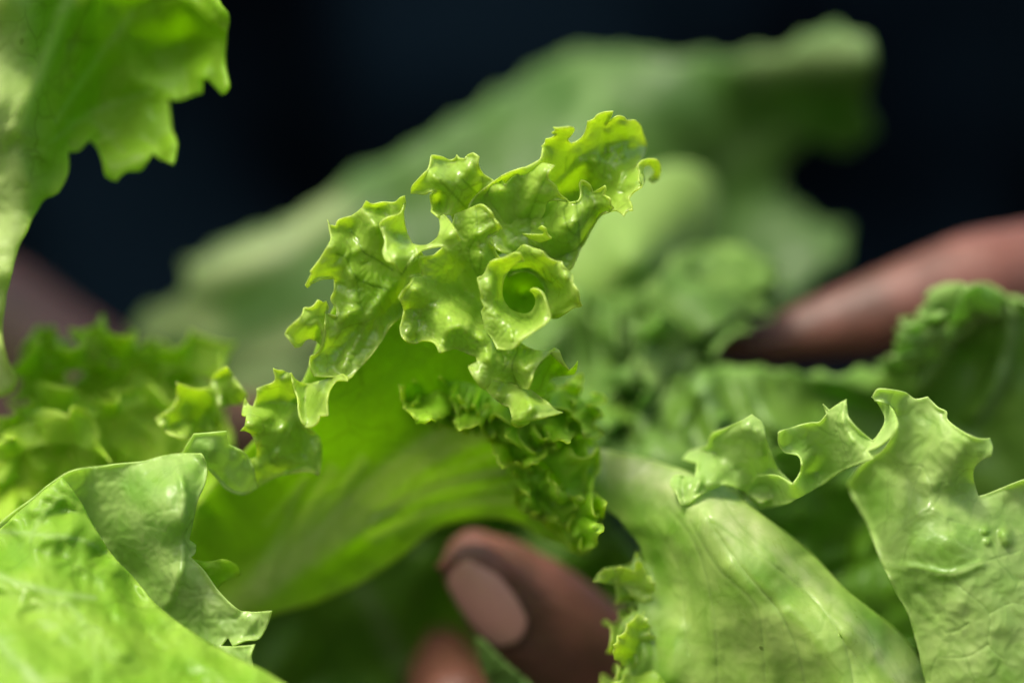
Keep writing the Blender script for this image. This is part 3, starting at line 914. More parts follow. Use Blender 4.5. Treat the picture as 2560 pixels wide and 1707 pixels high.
# right body of the frill, running up to the top right tip
body4 = sheet('frill', 'C', [(-480, 1000), (-200, 760), (0, 672), (60, 655), (150, 608), (205, 560), (222, 460), (212, 452), (245, 420), (250, 385), (310, 370), (345, 345), (310, 325), (345, 300), (326, 266), (370, 275), (500, 263), (538, 290), (510, 335),
                             (465, 390), (500, 425), (560, 405), (620, 350), (655, 275), (663, 210), (720, 190), (760, 145), (830, 120), (914, 112), (885, 180), (846, 240), (900, 190), (960, 158), (1020, 168), (1052, 198), (1130, 200), (1180, 250),
                             (1205, 330), (1235, 420), (1225, 520), (1190, 590), (1155, 640), (1165, 700), (1200, 740), (1220, 800), (1190, 855), (1120, 900), (1065, 965), (1095, 1020), (1108, 1082), (1050, 1090), (1015, 1144), (985, 1110),
                             (930, 1085), (870, 1100), (790, 1135), (730, 1220), (690, 1290), (640, 1390), (590, 1460), (560, 1540), (498, 1660), (400, 1700), (200, 1660), (0, 1560), (-250, 1450), (-480, 1250)],
              [(0, 700, -1), (210, 500, -2), (330, 280, -3), (520, 280, -3), (500, 400, 1), (660, 250, 0), (700, 350, 3), (900, 130, 1), (850, 260, 5), (980, 180, 3), (1000, 330, 7), (1180, 280, 8), (1220, 450, 13), (1150, 700, 4),
               (1215, 800, 1), (1060, 960, 2), (1100, 1080, -1), (1015, 1135, -1.5), (400, 700, 6), (530, 900, 14), (700, 700, 7), (850, 550, 6), (650, 500, 5), (900, 800, 6), (900, 1000, 4), (780, 1130, 5), (620, 1400, 5), (500, 1640, 6),
               (200, 1500, 4), (-300, 1300, 4), (-300, 950, 3), (250, 450, 1), (300, 900, 6)],
              HM, hero, h=5.2, ridges=[([(380, 840), (500, 720), (620, 590), (720, 590)], 9, 2), ([(560, 420), (620, 500), (640, 560)], 12, -1.2), ([(830, 260), (820, 400), (830, 520)], 10, -1.6), ([(1000, 720), (960, 850), (940, 960)], 8, 1.2),
                                       ([(860, 300), (920, 270), (960, 250)], 14, 2), ([(1050, 260), (1060, 400), (1010, 520)], 12, 1.8), ([(1150, 300), (1120, 430)], 12, 1.5), ([(740, 640), (740, 760), (700, 800)], 9, 1.0)],
              veins=[([(450, 560), (440, 700)], 3, .25), ([(840, 460), (850, 600), (800, 760)], 3.5, .25)], ruffle=(2.2, 36, 26), roll=(-1.5, 12), seed=45, bullate=(.3, 18))
# small curl standing off its right edge
sheet('frill', 'C', [(1152, 660), (1170, 615), (1235, 580), (1330, 582), (1368, 615), (1385, 690), (1350, 790), (1300, 815), (1255, 780), (1300, 735), (1310, 690), (1270, 640), (1225, 650), (1200, 700), (1222, 790), (1195, 850), (1160, 780), (1165, 700)],
      [(1160, 660, 3), (1230, 590, 4), (1330, 600, 5), (1370, 680, 8), (1320, 790, 12), (1290, 720, 11), (1270, 650, 8), (1215, 680, 4), (1200, 830, 1)], HM, hero, h=4, ruffle=(.4, 24, 20), seed=47)
# front lip under that pocket
sheet('frill', 'C', [(600, 788), (645, 800), (690, 840), (715, 905), (765, 880), (830, 838), (842, 880), (822, 930), (885, 970), (890, 1020), (918, 1060), (880, 1098), (790, 1132), (725, 1222), (690, 1290), (640, 1390), (590, 1460), (560, 1540), (498, 1660),
                     (300, 1650), (80, 1560), (-80, 1420), (60, 1320), (130, 1150), (200, 1030), (330, 1000), (470, 1000), (560, 992), (588, 950), (592, 880), (582, 830)],
      [(600, 800, 1), (700, 900, 2), (830, 850, -1), (890, 1040, 0), (790, 1125, 4), (690, 1280, 6), (600, 1440, 7), (500, 1640, 9), (560, 1050, -1), (250, 1010, 4), (350, 1150, 1), (450, 1300, -1), (550, 1220, -2), (300, 1400, 3), (100, 1400, 4), (640, 1100, -.5)],
      HM, hero, h=4.5, ridges=[([(500, 1260), (520, 1200), (560, 1180), (570, 1240), (540, 1280)], 5, .9), ([(370, 1120), (420, 1200)], 12, .8), ([(400, 1300), (440, 1360)], 14, .8), ([(90, 1340), (170, 1440), (260, 1520)], 6, .7), ([(510, 1420), (530, 1340)], 10, .8)],
      veins=[([(600, 1640), (580, 1400), (570, 1280), (560, 1100), (550, 1000)], 3.6, .6), ([(575, 1330), (500, 1290), (450, 1200), (435, 1080)], 3, .6), ([(620, 1250), (660, 1150), (670, 1060)], 2.6, .4)],
      ruffle=(1.3, 30, 24), roll=(-1, 10), seed=49, bullate=(.35, 18))

# upper middle lobe
sheet('frill', 'B', [(245, 120), (300, 125), (345, 135), (385, 155), (425, 148), (446, 116), (465, 142), (505, 146), (525, 118), (572, 98), (618, 130), (612, 185), (645, 255), (700, 298), (742, 322), (775, 305), (800, 315), (827, 348), (870, 300), (915, 262),
                     (918, 224), (975, 215), (1050, 190), (1130, 183), (1216, 202), (1165, 262), (1162, 310), (1222, 362), (1250, 420), (1290, 455), (1348, 492), (1250, 476), (1180, 480), (1150, 500), (1120, 600), (1000, 720), (880, 830), (760, 900),
                     (640, 860), (520, 760), (440, 680), (400, 590), (345, 588), (300, 607), (243, 560), (248, 520), (234, 440), (240, 425), (288, 405), (230, 407), (190, 427), (86, 420), (93, 365), (180, 270), (225, 215)],
      [(250, 130, -1), (95, 400, 2), (180, 410, 1), (270, 290, -3.5), (240, 220, -1), (350, 330, -3), (446, 130, 2), (572, 110, -1), (540, 220, -1.5), (400, 200, 1.5), (640, 260, 1), (520, 400, 2), (640, 480, 5), (780, 380, -1), (827, 345, 0), (740, 330, 2),
       (918, 240, 0), (900, 400, 1.5), (1060, 200, -1), (1210, 205, -2.5), (1130, 250, -3.5), (1165, 310, -2), (1130, 420, -2.5), (1340, 488, 1), (1150, 480, 0), (1000, 600, 4), (850, 640, 4), (760, 860, 7), (500, 600, 5), (420, 480, 1), (380, 400, -1),
       (300, 480, 3), (245, 540, 1), (300, 600, -1), (240, 430, 0)],
      HM, hero, h=4.6, ridges=[([(255, 260), (340, 330), (390, 430), (410, 560)], 9, 1.1), ([(300, 420), (310, 520), (330, 590)], 8, -1.2), ([(1140, 230), (1090, 300), (1040, 440), (960, 560)], 10, 1.0), ([(840, 400), (830, 520), (840, 640)], 14, .9),
                               ([(700, 380), (780, 390)], 12, .8), ([(560, 250), (450, 360), (430, 420)], 12, .5)],
      veins=[([(540, 560), (440, 450), (330, 330), (255, 250)], 2.8, .55), ([(760, 560), (620, 440), (560, 380), (490, 310)], 2.8, .6), ([(590, 410), (640, 420), (645, 300)], 2.2, .4), ([(590, 410), (500, 460)], 2.2, .3), ([(1000, 620), (1100, 380), (1170, 230)], 2.6, .3)],
      ruffle=(1.3, 32, 24), roll=(-1.3, 11), seed=51, bullate=(.35, 20))

# left lobe
sheet('frill', 'A', [(371, 248), (395, 292), (437, 297), (462, 250), (560, 216), (635, 162), (676, 100), (725, 127), (800, 112), (895, 112), (935, 80), (975, 62), (982, 120), (968, 200), (985, 310), (1035, 435), (1090, 480), (1130, 560), (1118, 690), (1050, 697),
                     (1010, 742), (1000, 900), (960, 1000), (870, 1080), (800, 1200), (700, 1330), (600, 1440), (530, 1500), (430, 1482), (270, 1478), (232, 1400), (238, 1320), (300, 1280), (340, 1200), (350, 1080), (352, 960), (385, 988), (440, 1002),
                     (440, 945), (398, 872), (425, 800), (425, 716), (340, 714), (275, 738), (212, 782), (197, 765), (247, 672), (238, 655), (300, 570), (345, 500), (395, 400), (388, 330)],
      [(372, 255, 0), (240, 660, -3), (205, 770, -1.5), (345, 500, -3.5), (420, 470, -4), (330, 640, -2.5), (425, 720, 2), (400, 860, 2), (440, 990, 3), (460, 260, 1), (560, 320, 3.5), (676, 110, -1.5), (740, 160, 2.5), (700, 200, -1), (800, 115, 1),
       (975, 75, -2), (860, 300, 1), (620, 430, 1.5), (740, 300, -2), (650, 600, 2), (720, 520, 1.5), (860, 640, 3.5), (1040, 660, 3), (560, 680, -1), (480, 520, -1.5), (860, 780, 4), (600, 850, .5), (520, 1000, -1), (360, 1060, 0), (600, 1100, 4),
       (800, 1000, 4.5), (940, 900, 8), (700, 1200, 4), (320, 1350, 2), (240, 1400, 1), (520, 1440, 2.5), (400, 1300, 4)],
      HM, hero, h=4.6, ridges=[([(860, 790), (780, 900), (700, 1020), (600, 1200), (500, 1400)], 12, 1.8), ([(430, 680), (460, 800), (600, 870)], 12, .8), ([(600, 960), (500, 1000), (460, 1120), (410, 1165)], 8, 1.0), ([(540, 620), (580, 700), (540, 750), (460, 700)], 10, .8),
                               ([(720, 120), (730, 220), (760, 300)], 8, 1.2), ([(400, 620), (480, 600), (540, 520), (620, 480)], 7, .7), ([(960, 650), (1060, 560)], 8, 1.0), ([(760, 1050), (780, 1200)], 10, .9)],
      veins=[([(880, 640), (760, 560), (640, 490), (620, 400), (560, 350)], 3.0, .7), ([(840, 795), (720, 765), (600, 710), (540, 610), (530, 560), (440, 510)], 3.4, .7), ([(760, 280), (720, 230)], 2.4, .4), ([(530, 560), (560, 500), (500, 400)], 2.2, .4),
             ([(950, 680), (1000, 600), (1060, 520)], 2.6, .5), ([(600, 710), (620, 850), (640, 950)], 2.2, .35), ([(720, 560), (620, 620)], 2, .25)],
      ruffle=(1.2, 30, 24), roll=(-1.2, 11), seed=53, bullate=(.35, 19))
# its small lower left lobe
sheet('frill', 'A', [(185, 938), (240, 936), (272, 912), (298, 876), (340, 897), (358, 884), (380, 930), (365, 1000), (352, 1080), (352, 1160), (325, 1262), (305, 1215), (240, 1186), (200, 1196), (165, 1242), (122, 1252), (85, 1205), (40, 1150), (60, 1098), (130, 1040), (175, 985)],
      [(190, 950, -3), (300, 885, -2), (360, 900, 1), (370, 960, 2), (200, 1010, -5), (60, 1120, -4), (120, 1240, -3), (150, 1120, -5), (250, 1100, -2), (290, 1050, -1), (340, 1130, 0), (320, 1240, 1), (240, 1180, 1)],
      HM, hero, h=4, ridges=[([(235, 1080), (290, 1045), (330, 1090), (335, 1200)], 6, 1.6), ([(270, 1120), (275, 1180)], 7, -1.2)], veins=[([(340, 1010), (240, 1020), (130, 1130)], 2.2, .35)], ruffle=(.8, 26, 22), roll=(-.8, 10), seed=55)
# the rolled flap across it
sheet('frill', 'A', [(975, 64), (983, 120), (968, 200), (985, 310), (1035, 437), (1090, 452), (1165, 438), (1232, 385), (1256, 310), (1243, 232), (1285, 208), (1332, 262), (1372, 322), (1402, 375), (1417, 416), (1380, 450), (1330, 467), (1240, 460), (1150, 478),
                     (1080, 515), (1010, 600), (965, 668), (925, 640), (890, 592), (830, 567), (803, 505), (820, 430), (803, 360), (778, 300), (790, 262), (850, 228), (930, 202), (962, 150)],
      [(975, 80, -2), (970, 200, -1.5), (900, 230, -4), (800, 280, -4), (900, 330, -2), (820, 430, -4.5), (1030, 430, 0), (960, 420, -1), (810, 510, -5), (890, 580, -7), (920, 510, -6.5), (1060, 460, -4), (1000, 580, -5), (965, 660, -3),
       (1150, 460, -3), (1240, 390, -3), (1250, 300, -2), (1290, 220, -1), (1330, 370, -6), (1410, 415, -4.5), (1300, 450, -4)],
      HM, hero, h=3.8, ridges=[([(815, 330), (835, 430), (822, 510), (860, 570)], 5, .7), ([(900, 470), (960, 470), (1060, 465)], 7, .5)], veins=[([(965, 660), (1040, 560), (1060, 500)], 2.4, .5)], ruffle=(.6, 26, 20), roll=(-.6, 8), seed=57)

# centre lobe and the glossy cluster below it
DX, DY = 62.7, -940.7


def b2d(pts):
    return [(p[0] + DX, p[1] + DY) + tuple(p[2:]) for p in pts]


sheet('frill', 'D', b2d([(425, 600), (442, 578), (530, 545), (612, 506), (660, 515), (718, 568), (745, 622), (800, 688), (750, 738), (697, 766), (702, 805), (738, 838), (752, 885), (800, 960), (790, 1100), (780, 1300), (770, 1540)]) +
      [(900, 640), (985, 652), (1080, 690), (1175, 716), (1232, 712), (1272, 688), (1312, 712), (1340, 785), (1388, 862), (1310, 800), (1245, 735), (1172, 790), (1120, 870), (1092, 950), (1072, 1016), (1010, 1002), (950, 962), (900, 960), (830, 946),
       (788, 942), (752, 985), (720, 1016), (662, 958), (598, 833), (665, 798), (655, 755), (600, 738), (500, 700), (425, 715), (372, 727), (350, 672), (315, 640), (240, 634), (180, 655), (120, 640), (72, 592), (60, 530), (78, 470), (90, 380), (52, 295),
       (95, 225), (135, 190), (168, 130), (238, 132), (240, 95), (215, 40), (207, -22), (262, -30), (325, -38), (370, -75), (420, -130), (460, -230)],
      b2d([(612, 520, -2), (530, 560, 0), (440, 600, 2), (745, 640, -3), (795, 685, -3), (700, 770, 0), (620, 740, -2.5), (560, 850, 1), (750, 880, 2), (640, 900, -1.5), (480, 700, 1), (400, 850, 1), (500, 1000, 5), (620, 1000, 1), (520, 1200, 7), (640, 1200, 6), (600, 1400, 5), (250, 1000, -1), (160, 930, -2.5)]) +
      [(230, 120, -1), (60, 290, -3), (190, 230, -5), (140, 330, -1.5), (330, 200, 0), (430, 300, 1), (200, 430, 1), (120, 560, -1), (180, 640, 1), (470, 430, -4), (440, 550, -5), (560, 540, -5.5), (620, 480, -3), (390, 710, -4.5), (320, 600, -2), (500, 680, -1),
       (700, 600, -5), (740, 760, -6), (640, 740, -1), (605, 835, -4), (680, 900, -6), (720, 1005, -5), (840, 850, -3), (830, 700, -1), (1000, 700, -1), (960, 850, -3), (1060, 880, -5), (1070, 1010, -3), (1170, 760, -3), (1275, 700, -1.5), (1380, 860, 2), (950, 960, 1)],
      HM, hero, h=4.4,
      ridges=[([(b[0], b[1]) for b in b2d([(600, 740), (700, 690), (760, 660)])], 7, 1.0), ([(110, 300), (180, 235), (260, 270)], 10, 1.0), ([(90, 420), (160, 440), (200, 420)], 9, .9), ([(250, 470), (330, 560), (340, 640)], 9, -.9),
              ([(400, 640), (430, 560), (500, 520)], 8, .9), ([(540, 520), (580, 560)], 8, 1.0), ([(700, 600), (740, 700), (770, 820)], 6, .9), ([(770, 640), (790, 740)], 5, .7), ([(1000, 780), (1040, 860), (1090, 820)], 8, .8),
              ([(870, 760), (900, 900)], 12, -.6), ([(480, 360), (430, 420)], 9, .7), ([(560, 620), (600, 700)], 9, -.7), ([(120, 480), (150, 560), (120, 620)], 10, .8)],
      veins=[(b2d([(612, 1060), (560, 950), (550, 850), (610, 720), (600, 560)]), 2.6, .5), (b2d([(620, 1060), (640, 900), (620, 780)]), 2.4, .45), ([(945, 860), (950, 800), (985, 720), (985, 660)], 2.6, .6), ([(945, 860), (980, 960), (1030, 1000)], 2.2, .4),
             ([(870, 860), (920, 790), (960, 700)], 2, .3), ([(1100, 780), (1110, 720)], 2, .3), (b2d([(330, 1000), (200, 930)]), 2, .3), ([(720, 700), (660, 620), (640, 560)], 2, .3)],
      ruffle=(1.5, 27, 26), roll=(-1.1, 10), seed=59, bullate=(.5, 16))
# underside of the folded right tip, and the bottom tongue
sheet('frill', 'D', [(1120, 860), (1170, 790), (1240, 728), (1275, 698), (1308, 735), (1340, 790), (1388, 865), (1425, 835), (1457, 792), (1450, 850), (1430, 890), (1390, 900), (1260, 925), (1215, 980), (1200, 1060), (1120, 1100), (1040, 1080), (1050, 980)],
      [(1150, 820, 0), (1275, 705, -1), (1388, 865, 2), (1455, 800, -1), (1300, 850, 7), (1200, 900, 6), (1180, 1050, 7), (1060, 1040, 3), (1420, 890, 4)], M_heroin, hero, h=5, ruffle=(.8, 30, 24), seed=61)
sheet('frill', 'D', [(720, 985), (790, 945), (900, 950), (1000, 990), (1070, 1010), (1150, 1060), (1230, 1120), (1290, 1178), (1342, 1196), (1250, 1222), (1150, 1246), (1085, 1258), (1075, 1275), (1010, 1312), (960, 1300), (930, 1255), (940, 1240), (928, 1190), (915, 1150),
                     (860, 1130), (800, 1080), (745, 1030)],
      [(740, 1000, 3), (900, 1000, 0), (830, 1060, -2), (860, 1130, 0), (920, 1150, -1), (935, 1255, -2.5), (1000, 1180, -5), (1090, 1130, -5.5), (1150, 1070, -1), (1340, 1196, -2), (1150, 1240, -5), (960, 1290, -1), (1020, 1300, 0), (1000, 1250, -5.5), (1230, 1180, -4)],
      HM, hero, h=4, ridges=[([(960, 1260), (1100, 1245), (1250, 1215), (1330, 1198)], 4, .8), ([(810, 1030), (850, 1080)], 8, .7), ([(1070, 1110), (1110, 1150), (1080, 1190)], 6, .6)], veins=[([(940, 1240), (1080, 1200), (1240, 1190)], 2, .2)],
      ruffle=(.9, 28, 22), roll=(-.6, 8), seed=63)
# the ring: funnel wall behind, right half, left half curling into a hook
sheet('frill', 'B', [(780, 1000), (900, 960), (1040, 960), (1160, 1050), (1220, 1180), (1200, 1340), (1120, 1440), (980, 1460), (840, 1420), (760, 1300), (740, 1130)],
      [(800, 1060, 5), (980, 1000, 4), (1180, 1120, 5), (1180, 1350, 5), (960, 1440, 4), (780, 1250, 5), (970, 1200, 12), (1000, 1300, 10)], M_heroin, hero, h=6, ruffle=(.8, 40, 30), seed=65)
sheet('frill', 'B', [(850, 930), (928, 852), (965, 820), (1000, 826), (1040, 842), (1110, 868), (1160, 920), (1215, 946), (1270, 955), (1285, 990), (1355, 1056), (1362, 1120), (1400, 1190), (1412, 1265), (1428, 1300), (1415, 1310), (1360, 1320), (1300, 1362), (1240, 1397),
                     (1188, 1398), (1170, 1340), (1158, 1260), (1140, 1190), (1110, 1120), (1060, 1065), (985, 1036), (910, 1046), (850, 1080), (830, 1000)],
      [(965, 830, -2), (880, 960, 2), (930, 960, 1), (985, 1030, 6), (900, 1046, 5), (1100, 1110, 7), (1100, 900, -4), (1215, 950, -4), (1050, 960, -1), (1180, 1050, -1), (1350, 1060, -4), (1300, 1080, -5.5), (1250, 1180, 1), (1410, 1280, -3), (1360, 1220, -5), (1300, 1340, 0),
       (1240, 1385, 3), (1170, 1330, 3), (1150, 1200, 6), (1230, 1290, 1)],
      HM, hero, h=3.8, ridges=[([(1050, 880), (1130, 910), (1200, 950)], 6, .8), ([(1290, 1060), (1340, 1100)], 8, .7), ([(1190, 1380), (1300, 1345), (1380, 1300)], 5, .6)],
      veins=[([(1190, 1120), (1150, 1080), (1120, 1000)], 2.4, .55), ([(1190, 1120), (1195, 1040)], 2, .4), ([(1190, 1120), (1260, 1060), (1300, 1020)], 2.2, .35), ([(1120, 1080), (1180, 1130)], 2, .4), ([(1250, 1160), (1340, 1200)], 2, .2)],
      ruffle=(.8, 24, 22), roll=(-.7, 9), seed=67, bullate=(.25, 18))
sheet('frill', 'B', [(930, 884), (950, 900), (974, 952), (900, 975), (850, 1030), (812, 1105), (799, 1190), (815, 1260), (860, 1322), (915, 1352), (970, 1366), (1025, 1348), (1058, 1305), (1066, 1255), (1050, 1212), (1016, 1178), (1040, 1164), (1082, 1170), (1122, 1204), (1145, 1262),
                     (1165, 1330), (1184, 1388), (1140, 1440), (1050, 1500), (965, 1560), (880, 1640), (760, 1640), (720, 1560), (670, 1490), (650, 1400), (636, 1340), (662, 1308), (628, 1240), (634, 1225), (622, 1160), (603, 1080), (650, 1060), (680, 1000), (720, 948), (820, 920), (880, 888)],
      [(930, 890, -5), (970, 950, -4), (850, 940, -5), (720, 955, -5), (610, 1085, -4), (640, 1200, -4), (640, 1340, -3), (700, 1150, -5.5), (760, 1200, -3), (800, 1190, 1), (850, 1035, 0), (815, 1260, 1.5), (970, 1362, 2.5), (760, 1360, -4), (900, 1420, -3), (1040, 1340, 2), (1066, 1255, 0),
       (1020, 1175, -3), (1080, 1175, -5), (1140, 1260, -6), (1180, 1388, -6.5), (1110, 1400, -6), (1050, 1490, -6.5), (900, 1560, -6), (740, 1560, -3), (1100, 1290, -4.5)],
      HM, hero, h=3.6, ridges=[([(720, 960), (820, 930), (930, 905)], 6, .7), ([(1085, 1190), (1115, 1250), (1120, 1330)], 4, -.8), ([(870, 1500), (880, 1560)], 5, .8), ([(930, 1560), (990, 1500)], 6, .6), ([(1130, 1390), (1160, 1370)], 8, .6), ([(740, 1300), (800, 1400), (900, 1440)], 14, .5)],
      veins=[([(960, 1400), (860, 1460), (800, 1540)], 2.2, .4), ([(1000, 1390), (1030, 1450)], 1.8, .35), ([(700, 1400), (760, 1460)], 1.8, .25)], ruffle=(.7, 26, 22), roll=(-.7, 9), seed=69, bullate=(.25, 16))
sheet('frill', 'B', [(1080, 690), (1110, 672), (1145, 695), (1155, 735), (1190, 770), (1100, 800), (1000, 760), (960, 735), (1060, 740), (1120, 740), (1130, 715)], [(1080, 690, -1), (1150, 720, -2), (1100, 790, 2), (980, 745, 2)], HM, hero, h=4, ruffle=(.4, 20, 20), seed=71)

# ---- bottom left leaf and the near leaf in front of it
bl = sheet('leaf', 'Z5', [(-80, 960), (0, 890), (60, 842), (130, 792), (200, 735), (265, 690), (330, 664), (470, 645), (600, 630), (700, 605), (765, 598), (850, 596), (868, 625), (876, 670), (866, 730), (835, 800), (812, 900), (798, 962), (828, 985), (825, 1020), (806, 1036), (860, 1090),
                          (925, 1180), (1000, 1252), (1060, 1266), (1150, 1262), (1132, 1320), (1095, 1380), (1040, 1388), (985, 1412), (965, 1376), (935, 1412), (1000, 1412), (1080, 1405), (1062, 1450), (1068, 1520), (1000, 1640), (700, 1750), (300, 1750), (-80, 1700)],
           [(0, 900, 4), (265, 700, 3), (470, 655, 4), (760, 610, 5), (850, 600, 2), (770, 700, -3), (780, 900, -3.5), (750, 1100, -2), (870, 660, 3), (810, 920, 3), (820, 1000, 2), (560, 800, 2), (650, 1000, 2), (400, 800, 7), (330, 720, 6), (500, 1000, 7), (620, 1130, 7), (860, 1120, 1),
            (1000, 1270, 0), (1150, 1265, -3), (1080, 1380, 0), (850, 1300, 2), (1070, 1410, -2), (700, 1500, 5), (300, 1300, 10)],
           M_pale, LT, h=6, ridges=[([(745, 640), (780, 780), (772, 920), (775, 1040), (735, 1180), (710, 1230)], 9, 1.5), ([(275, 700), (350, 820), (440, 960), (560, 1100)], 26, -2.5), ([(600, 640), (640, 760), (620, 860)], 20, .8), ([(1000, 1265), (1060, 1300)], 12, .8), ([(1000, 1400), (1060, 1330)], 10, .8)],
           veins=[([(620, 900), (700, 915), (770, 915)], 3, .55), ([(690, 1075), (740, 1055), (775, 1050)], 3, .6), ([(500, 980), (560, 1060), (580, 1130)], 4, .35), ([(620, 870), (690, 840), (760, 830)], 2.6, .35), ([(640, 1150), (760, 1200), (860, 1195)], 3, .35)],
           ruffle=(1.6, 45, 40), roll=(-.8, 14), seed=73, bullate=(.4, 26), label='pale green puckered leaf at the lower left with raised rib')
sheet('frill', 'Z5', [(770, 600), (820, 515), (880, 510), (958, 504), (965, 560), (1030, 592), (1068, 650), (1088, 742), (1030, 772), (960, 750), (905, 690), (868, 660), (780, 640)],
      [(790, 590, 6), (820, 520, 3), (955, 510, 2), (900, 580, 1), (970, 570, 4), (1060, 650, 7), (1080, 740, 10), (960, 740, 8), (860, 660, 7)], M_pale, bl, h=6, ruffle=(1.2, 36, 30), seed=75, roll=(-1, 12), ridges=[([(850, 560), (920, 640), (1000, 740)], 10, .8)])
sheet('frill', 'Z5', [(790, 1040), (870, 1055), (945, 1045), (1000, 1068), (1015, 1110), (960, 1135), (920, 1170), (900, 1250), (840, 1180)], [(800, 1060, 5), (940, 1055, 3), (1010, 1100, 8), (900, 1200, 7)], M_heroin, bl, h=7, ruffle=(1, 40, 30), seed=76)
sheet('leaf', 'Z5', [(-160, 1020), (0, 915), (60, 862), (130, 805), (200, 745), (262, 698), (300, 745), (345, 810), (380, 880), (430, 960), (490, 1045), (580, 1140), (660, 1235), (800, 1345), (1000, 1460), (1140, 1530), (1300, 1640), (1300, 1850), (-160, 1850)],
      [(0, 930, 0), (262, 705, 0), (340, 820, 0), (400, 930, -1), (490, 1050, -2), (580, 1145, -3), (660, 1240, -5), (800, 1350, -9), (1000, 1470, -15), (1250, 1640, -22), (200, 850, -4), (150, 1050, -9), (350, 1080, -7), (0, 1200, -13), (300, 1250, -14), (100, 1450, -24), (500, 1400, -18),
       (0, 1750, -36), (700, 1700, -28)],
      M_front, LT, h=8, ridges=[([(270, 710), (330, 810), (330, 900), (200, 960)], 18, 1.5), ([(-60, 1100), (150, 1160), (330, 1240), (520, 1420)], 26, 2.0), ([(200, 780), (280, 800), (340, 830)], 8, 1.0), ([(0, 1350), (150, 1480), (300, 1568)], 26, 1.6), ([(560, 1180), (600, 1300), (700, 1420)], 24, -1.4),
                                ([(500, 1280), (620, 1330), (700, 1400)], 12, 1.0)],
      veins=[([(-60, 920), (150, 940), (330, 960), (420, 1000)], 5, .7), ([(-60, 1095), (90, 1150), (250, 1190), (400, 1210)], 7, .8), ([(-30, 1360), (60, 1470), (170, 1568)], 9, .85), ([(130, 960), (180, 860), (260, 780)], 4, .4), ([(250, 1190), (360, 1320), (420, 1500)], 6, .35)],
      ruffle=(2.0, 80, 60), seed=77, bullate=(.5, 40), vgroove=-.12, label='bright yellow green leaf nearest the lens at the bottom left')

# ---- lower right ribbed leaf
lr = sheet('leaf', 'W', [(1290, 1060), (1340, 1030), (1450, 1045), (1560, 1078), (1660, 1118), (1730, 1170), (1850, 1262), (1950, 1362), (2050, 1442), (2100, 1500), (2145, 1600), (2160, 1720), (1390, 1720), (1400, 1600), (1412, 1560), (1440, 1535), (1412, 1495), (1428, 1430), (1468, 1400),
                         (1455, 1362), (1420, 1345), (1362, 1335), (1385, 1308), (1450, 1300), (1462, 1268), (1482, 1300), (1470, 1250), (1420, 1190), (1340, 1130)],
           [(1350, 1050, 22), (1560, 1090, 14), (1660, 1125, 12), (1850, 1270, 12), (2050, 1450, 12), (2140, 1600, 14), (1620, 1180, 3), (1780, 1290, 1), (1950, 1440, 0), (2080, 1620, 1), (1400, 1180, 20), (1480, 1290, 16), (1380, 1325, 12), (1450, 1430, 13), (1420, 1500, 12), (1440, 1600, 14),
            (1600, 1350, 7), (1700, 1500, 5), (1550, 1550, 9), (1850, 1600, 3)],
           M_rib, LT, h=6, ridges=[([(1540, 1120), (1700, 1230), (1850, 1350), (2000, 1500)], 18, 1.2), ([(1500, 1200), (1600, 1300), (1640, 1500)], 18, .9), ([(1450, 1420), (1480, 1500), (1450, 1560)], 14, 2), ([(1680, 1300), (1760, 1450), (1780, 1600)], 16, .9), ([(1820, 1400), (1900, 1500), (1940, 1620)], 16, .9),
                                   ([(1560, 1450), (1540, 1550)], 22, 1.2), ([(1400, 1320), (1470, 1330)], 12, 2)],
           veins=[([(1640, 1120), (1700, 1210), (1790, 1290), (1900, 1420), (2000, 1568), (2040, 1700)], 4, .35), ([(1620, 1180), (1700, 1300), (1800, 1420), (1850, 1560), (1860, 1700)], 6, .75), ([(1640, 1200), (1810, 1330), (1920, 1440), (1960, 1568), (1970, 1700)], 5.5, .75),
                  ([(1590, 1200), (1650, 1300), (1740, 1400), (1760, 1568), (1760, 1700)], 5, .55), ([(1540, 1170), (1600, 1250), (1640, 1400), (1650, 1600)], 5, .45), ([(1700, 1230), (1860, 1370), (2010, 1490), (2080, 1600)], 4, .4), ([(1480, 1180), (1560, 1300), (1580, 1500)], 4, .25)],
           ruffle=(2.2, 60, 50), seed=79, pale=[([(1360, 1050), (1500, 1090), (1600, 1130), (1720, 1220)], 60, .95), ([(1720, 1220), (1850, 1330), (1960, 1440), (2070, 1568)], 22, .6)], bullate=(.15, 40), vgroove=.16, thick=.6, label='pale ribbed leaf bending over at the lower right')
sheet('frill', 'W', [(1400, 1640), (1395, 1580), (1440, 1540), (1408, 1510), (1412, 1470), (1450, 1420), (1480, 1400), (1500, 1450), (1520, 1500), (1560, 1560), (1540, 1640)],
      [(1420, 1480, 6), (1410, 1590, 5), (1440, 1540, 12), (1500, 1450, 12), (1540, 1600, 10), (1480, 1580, 7)], M_hero, lr, h=6, ruffle=(4, 34, 40), teeth=(26, 7), seed=81, roll=(-2, 16), ridges=[([(1430, 1480), (1460, 1510), (1450, 1550)], 10, 2)])
sheet('frill', 'W', [(1362, 1336), (1385, 1306), (1430, 1300), (1455, 1310), (1462, 1265), (1485, 1310), (1510, 1340), (1490, 1400), (1450, 1370), (1420, 1346)], [(1370, 1330, 9), (1460, 1280, 8), (1430, 1330, 12), (1490, 1380, 13)], M_hero, lr, h=6, ruffle=(2.5, 30, 30), teeth=(26, 6), seed=83)

ribbon([(1480, 1270, 23), (1470, 1340, 21), (1480, 1410, 19), (1455, 1480, 19), (1450, 1560, 19), (1440, 1660, 19)], 58, 4, 84, 1, M_hero, lr, 291)

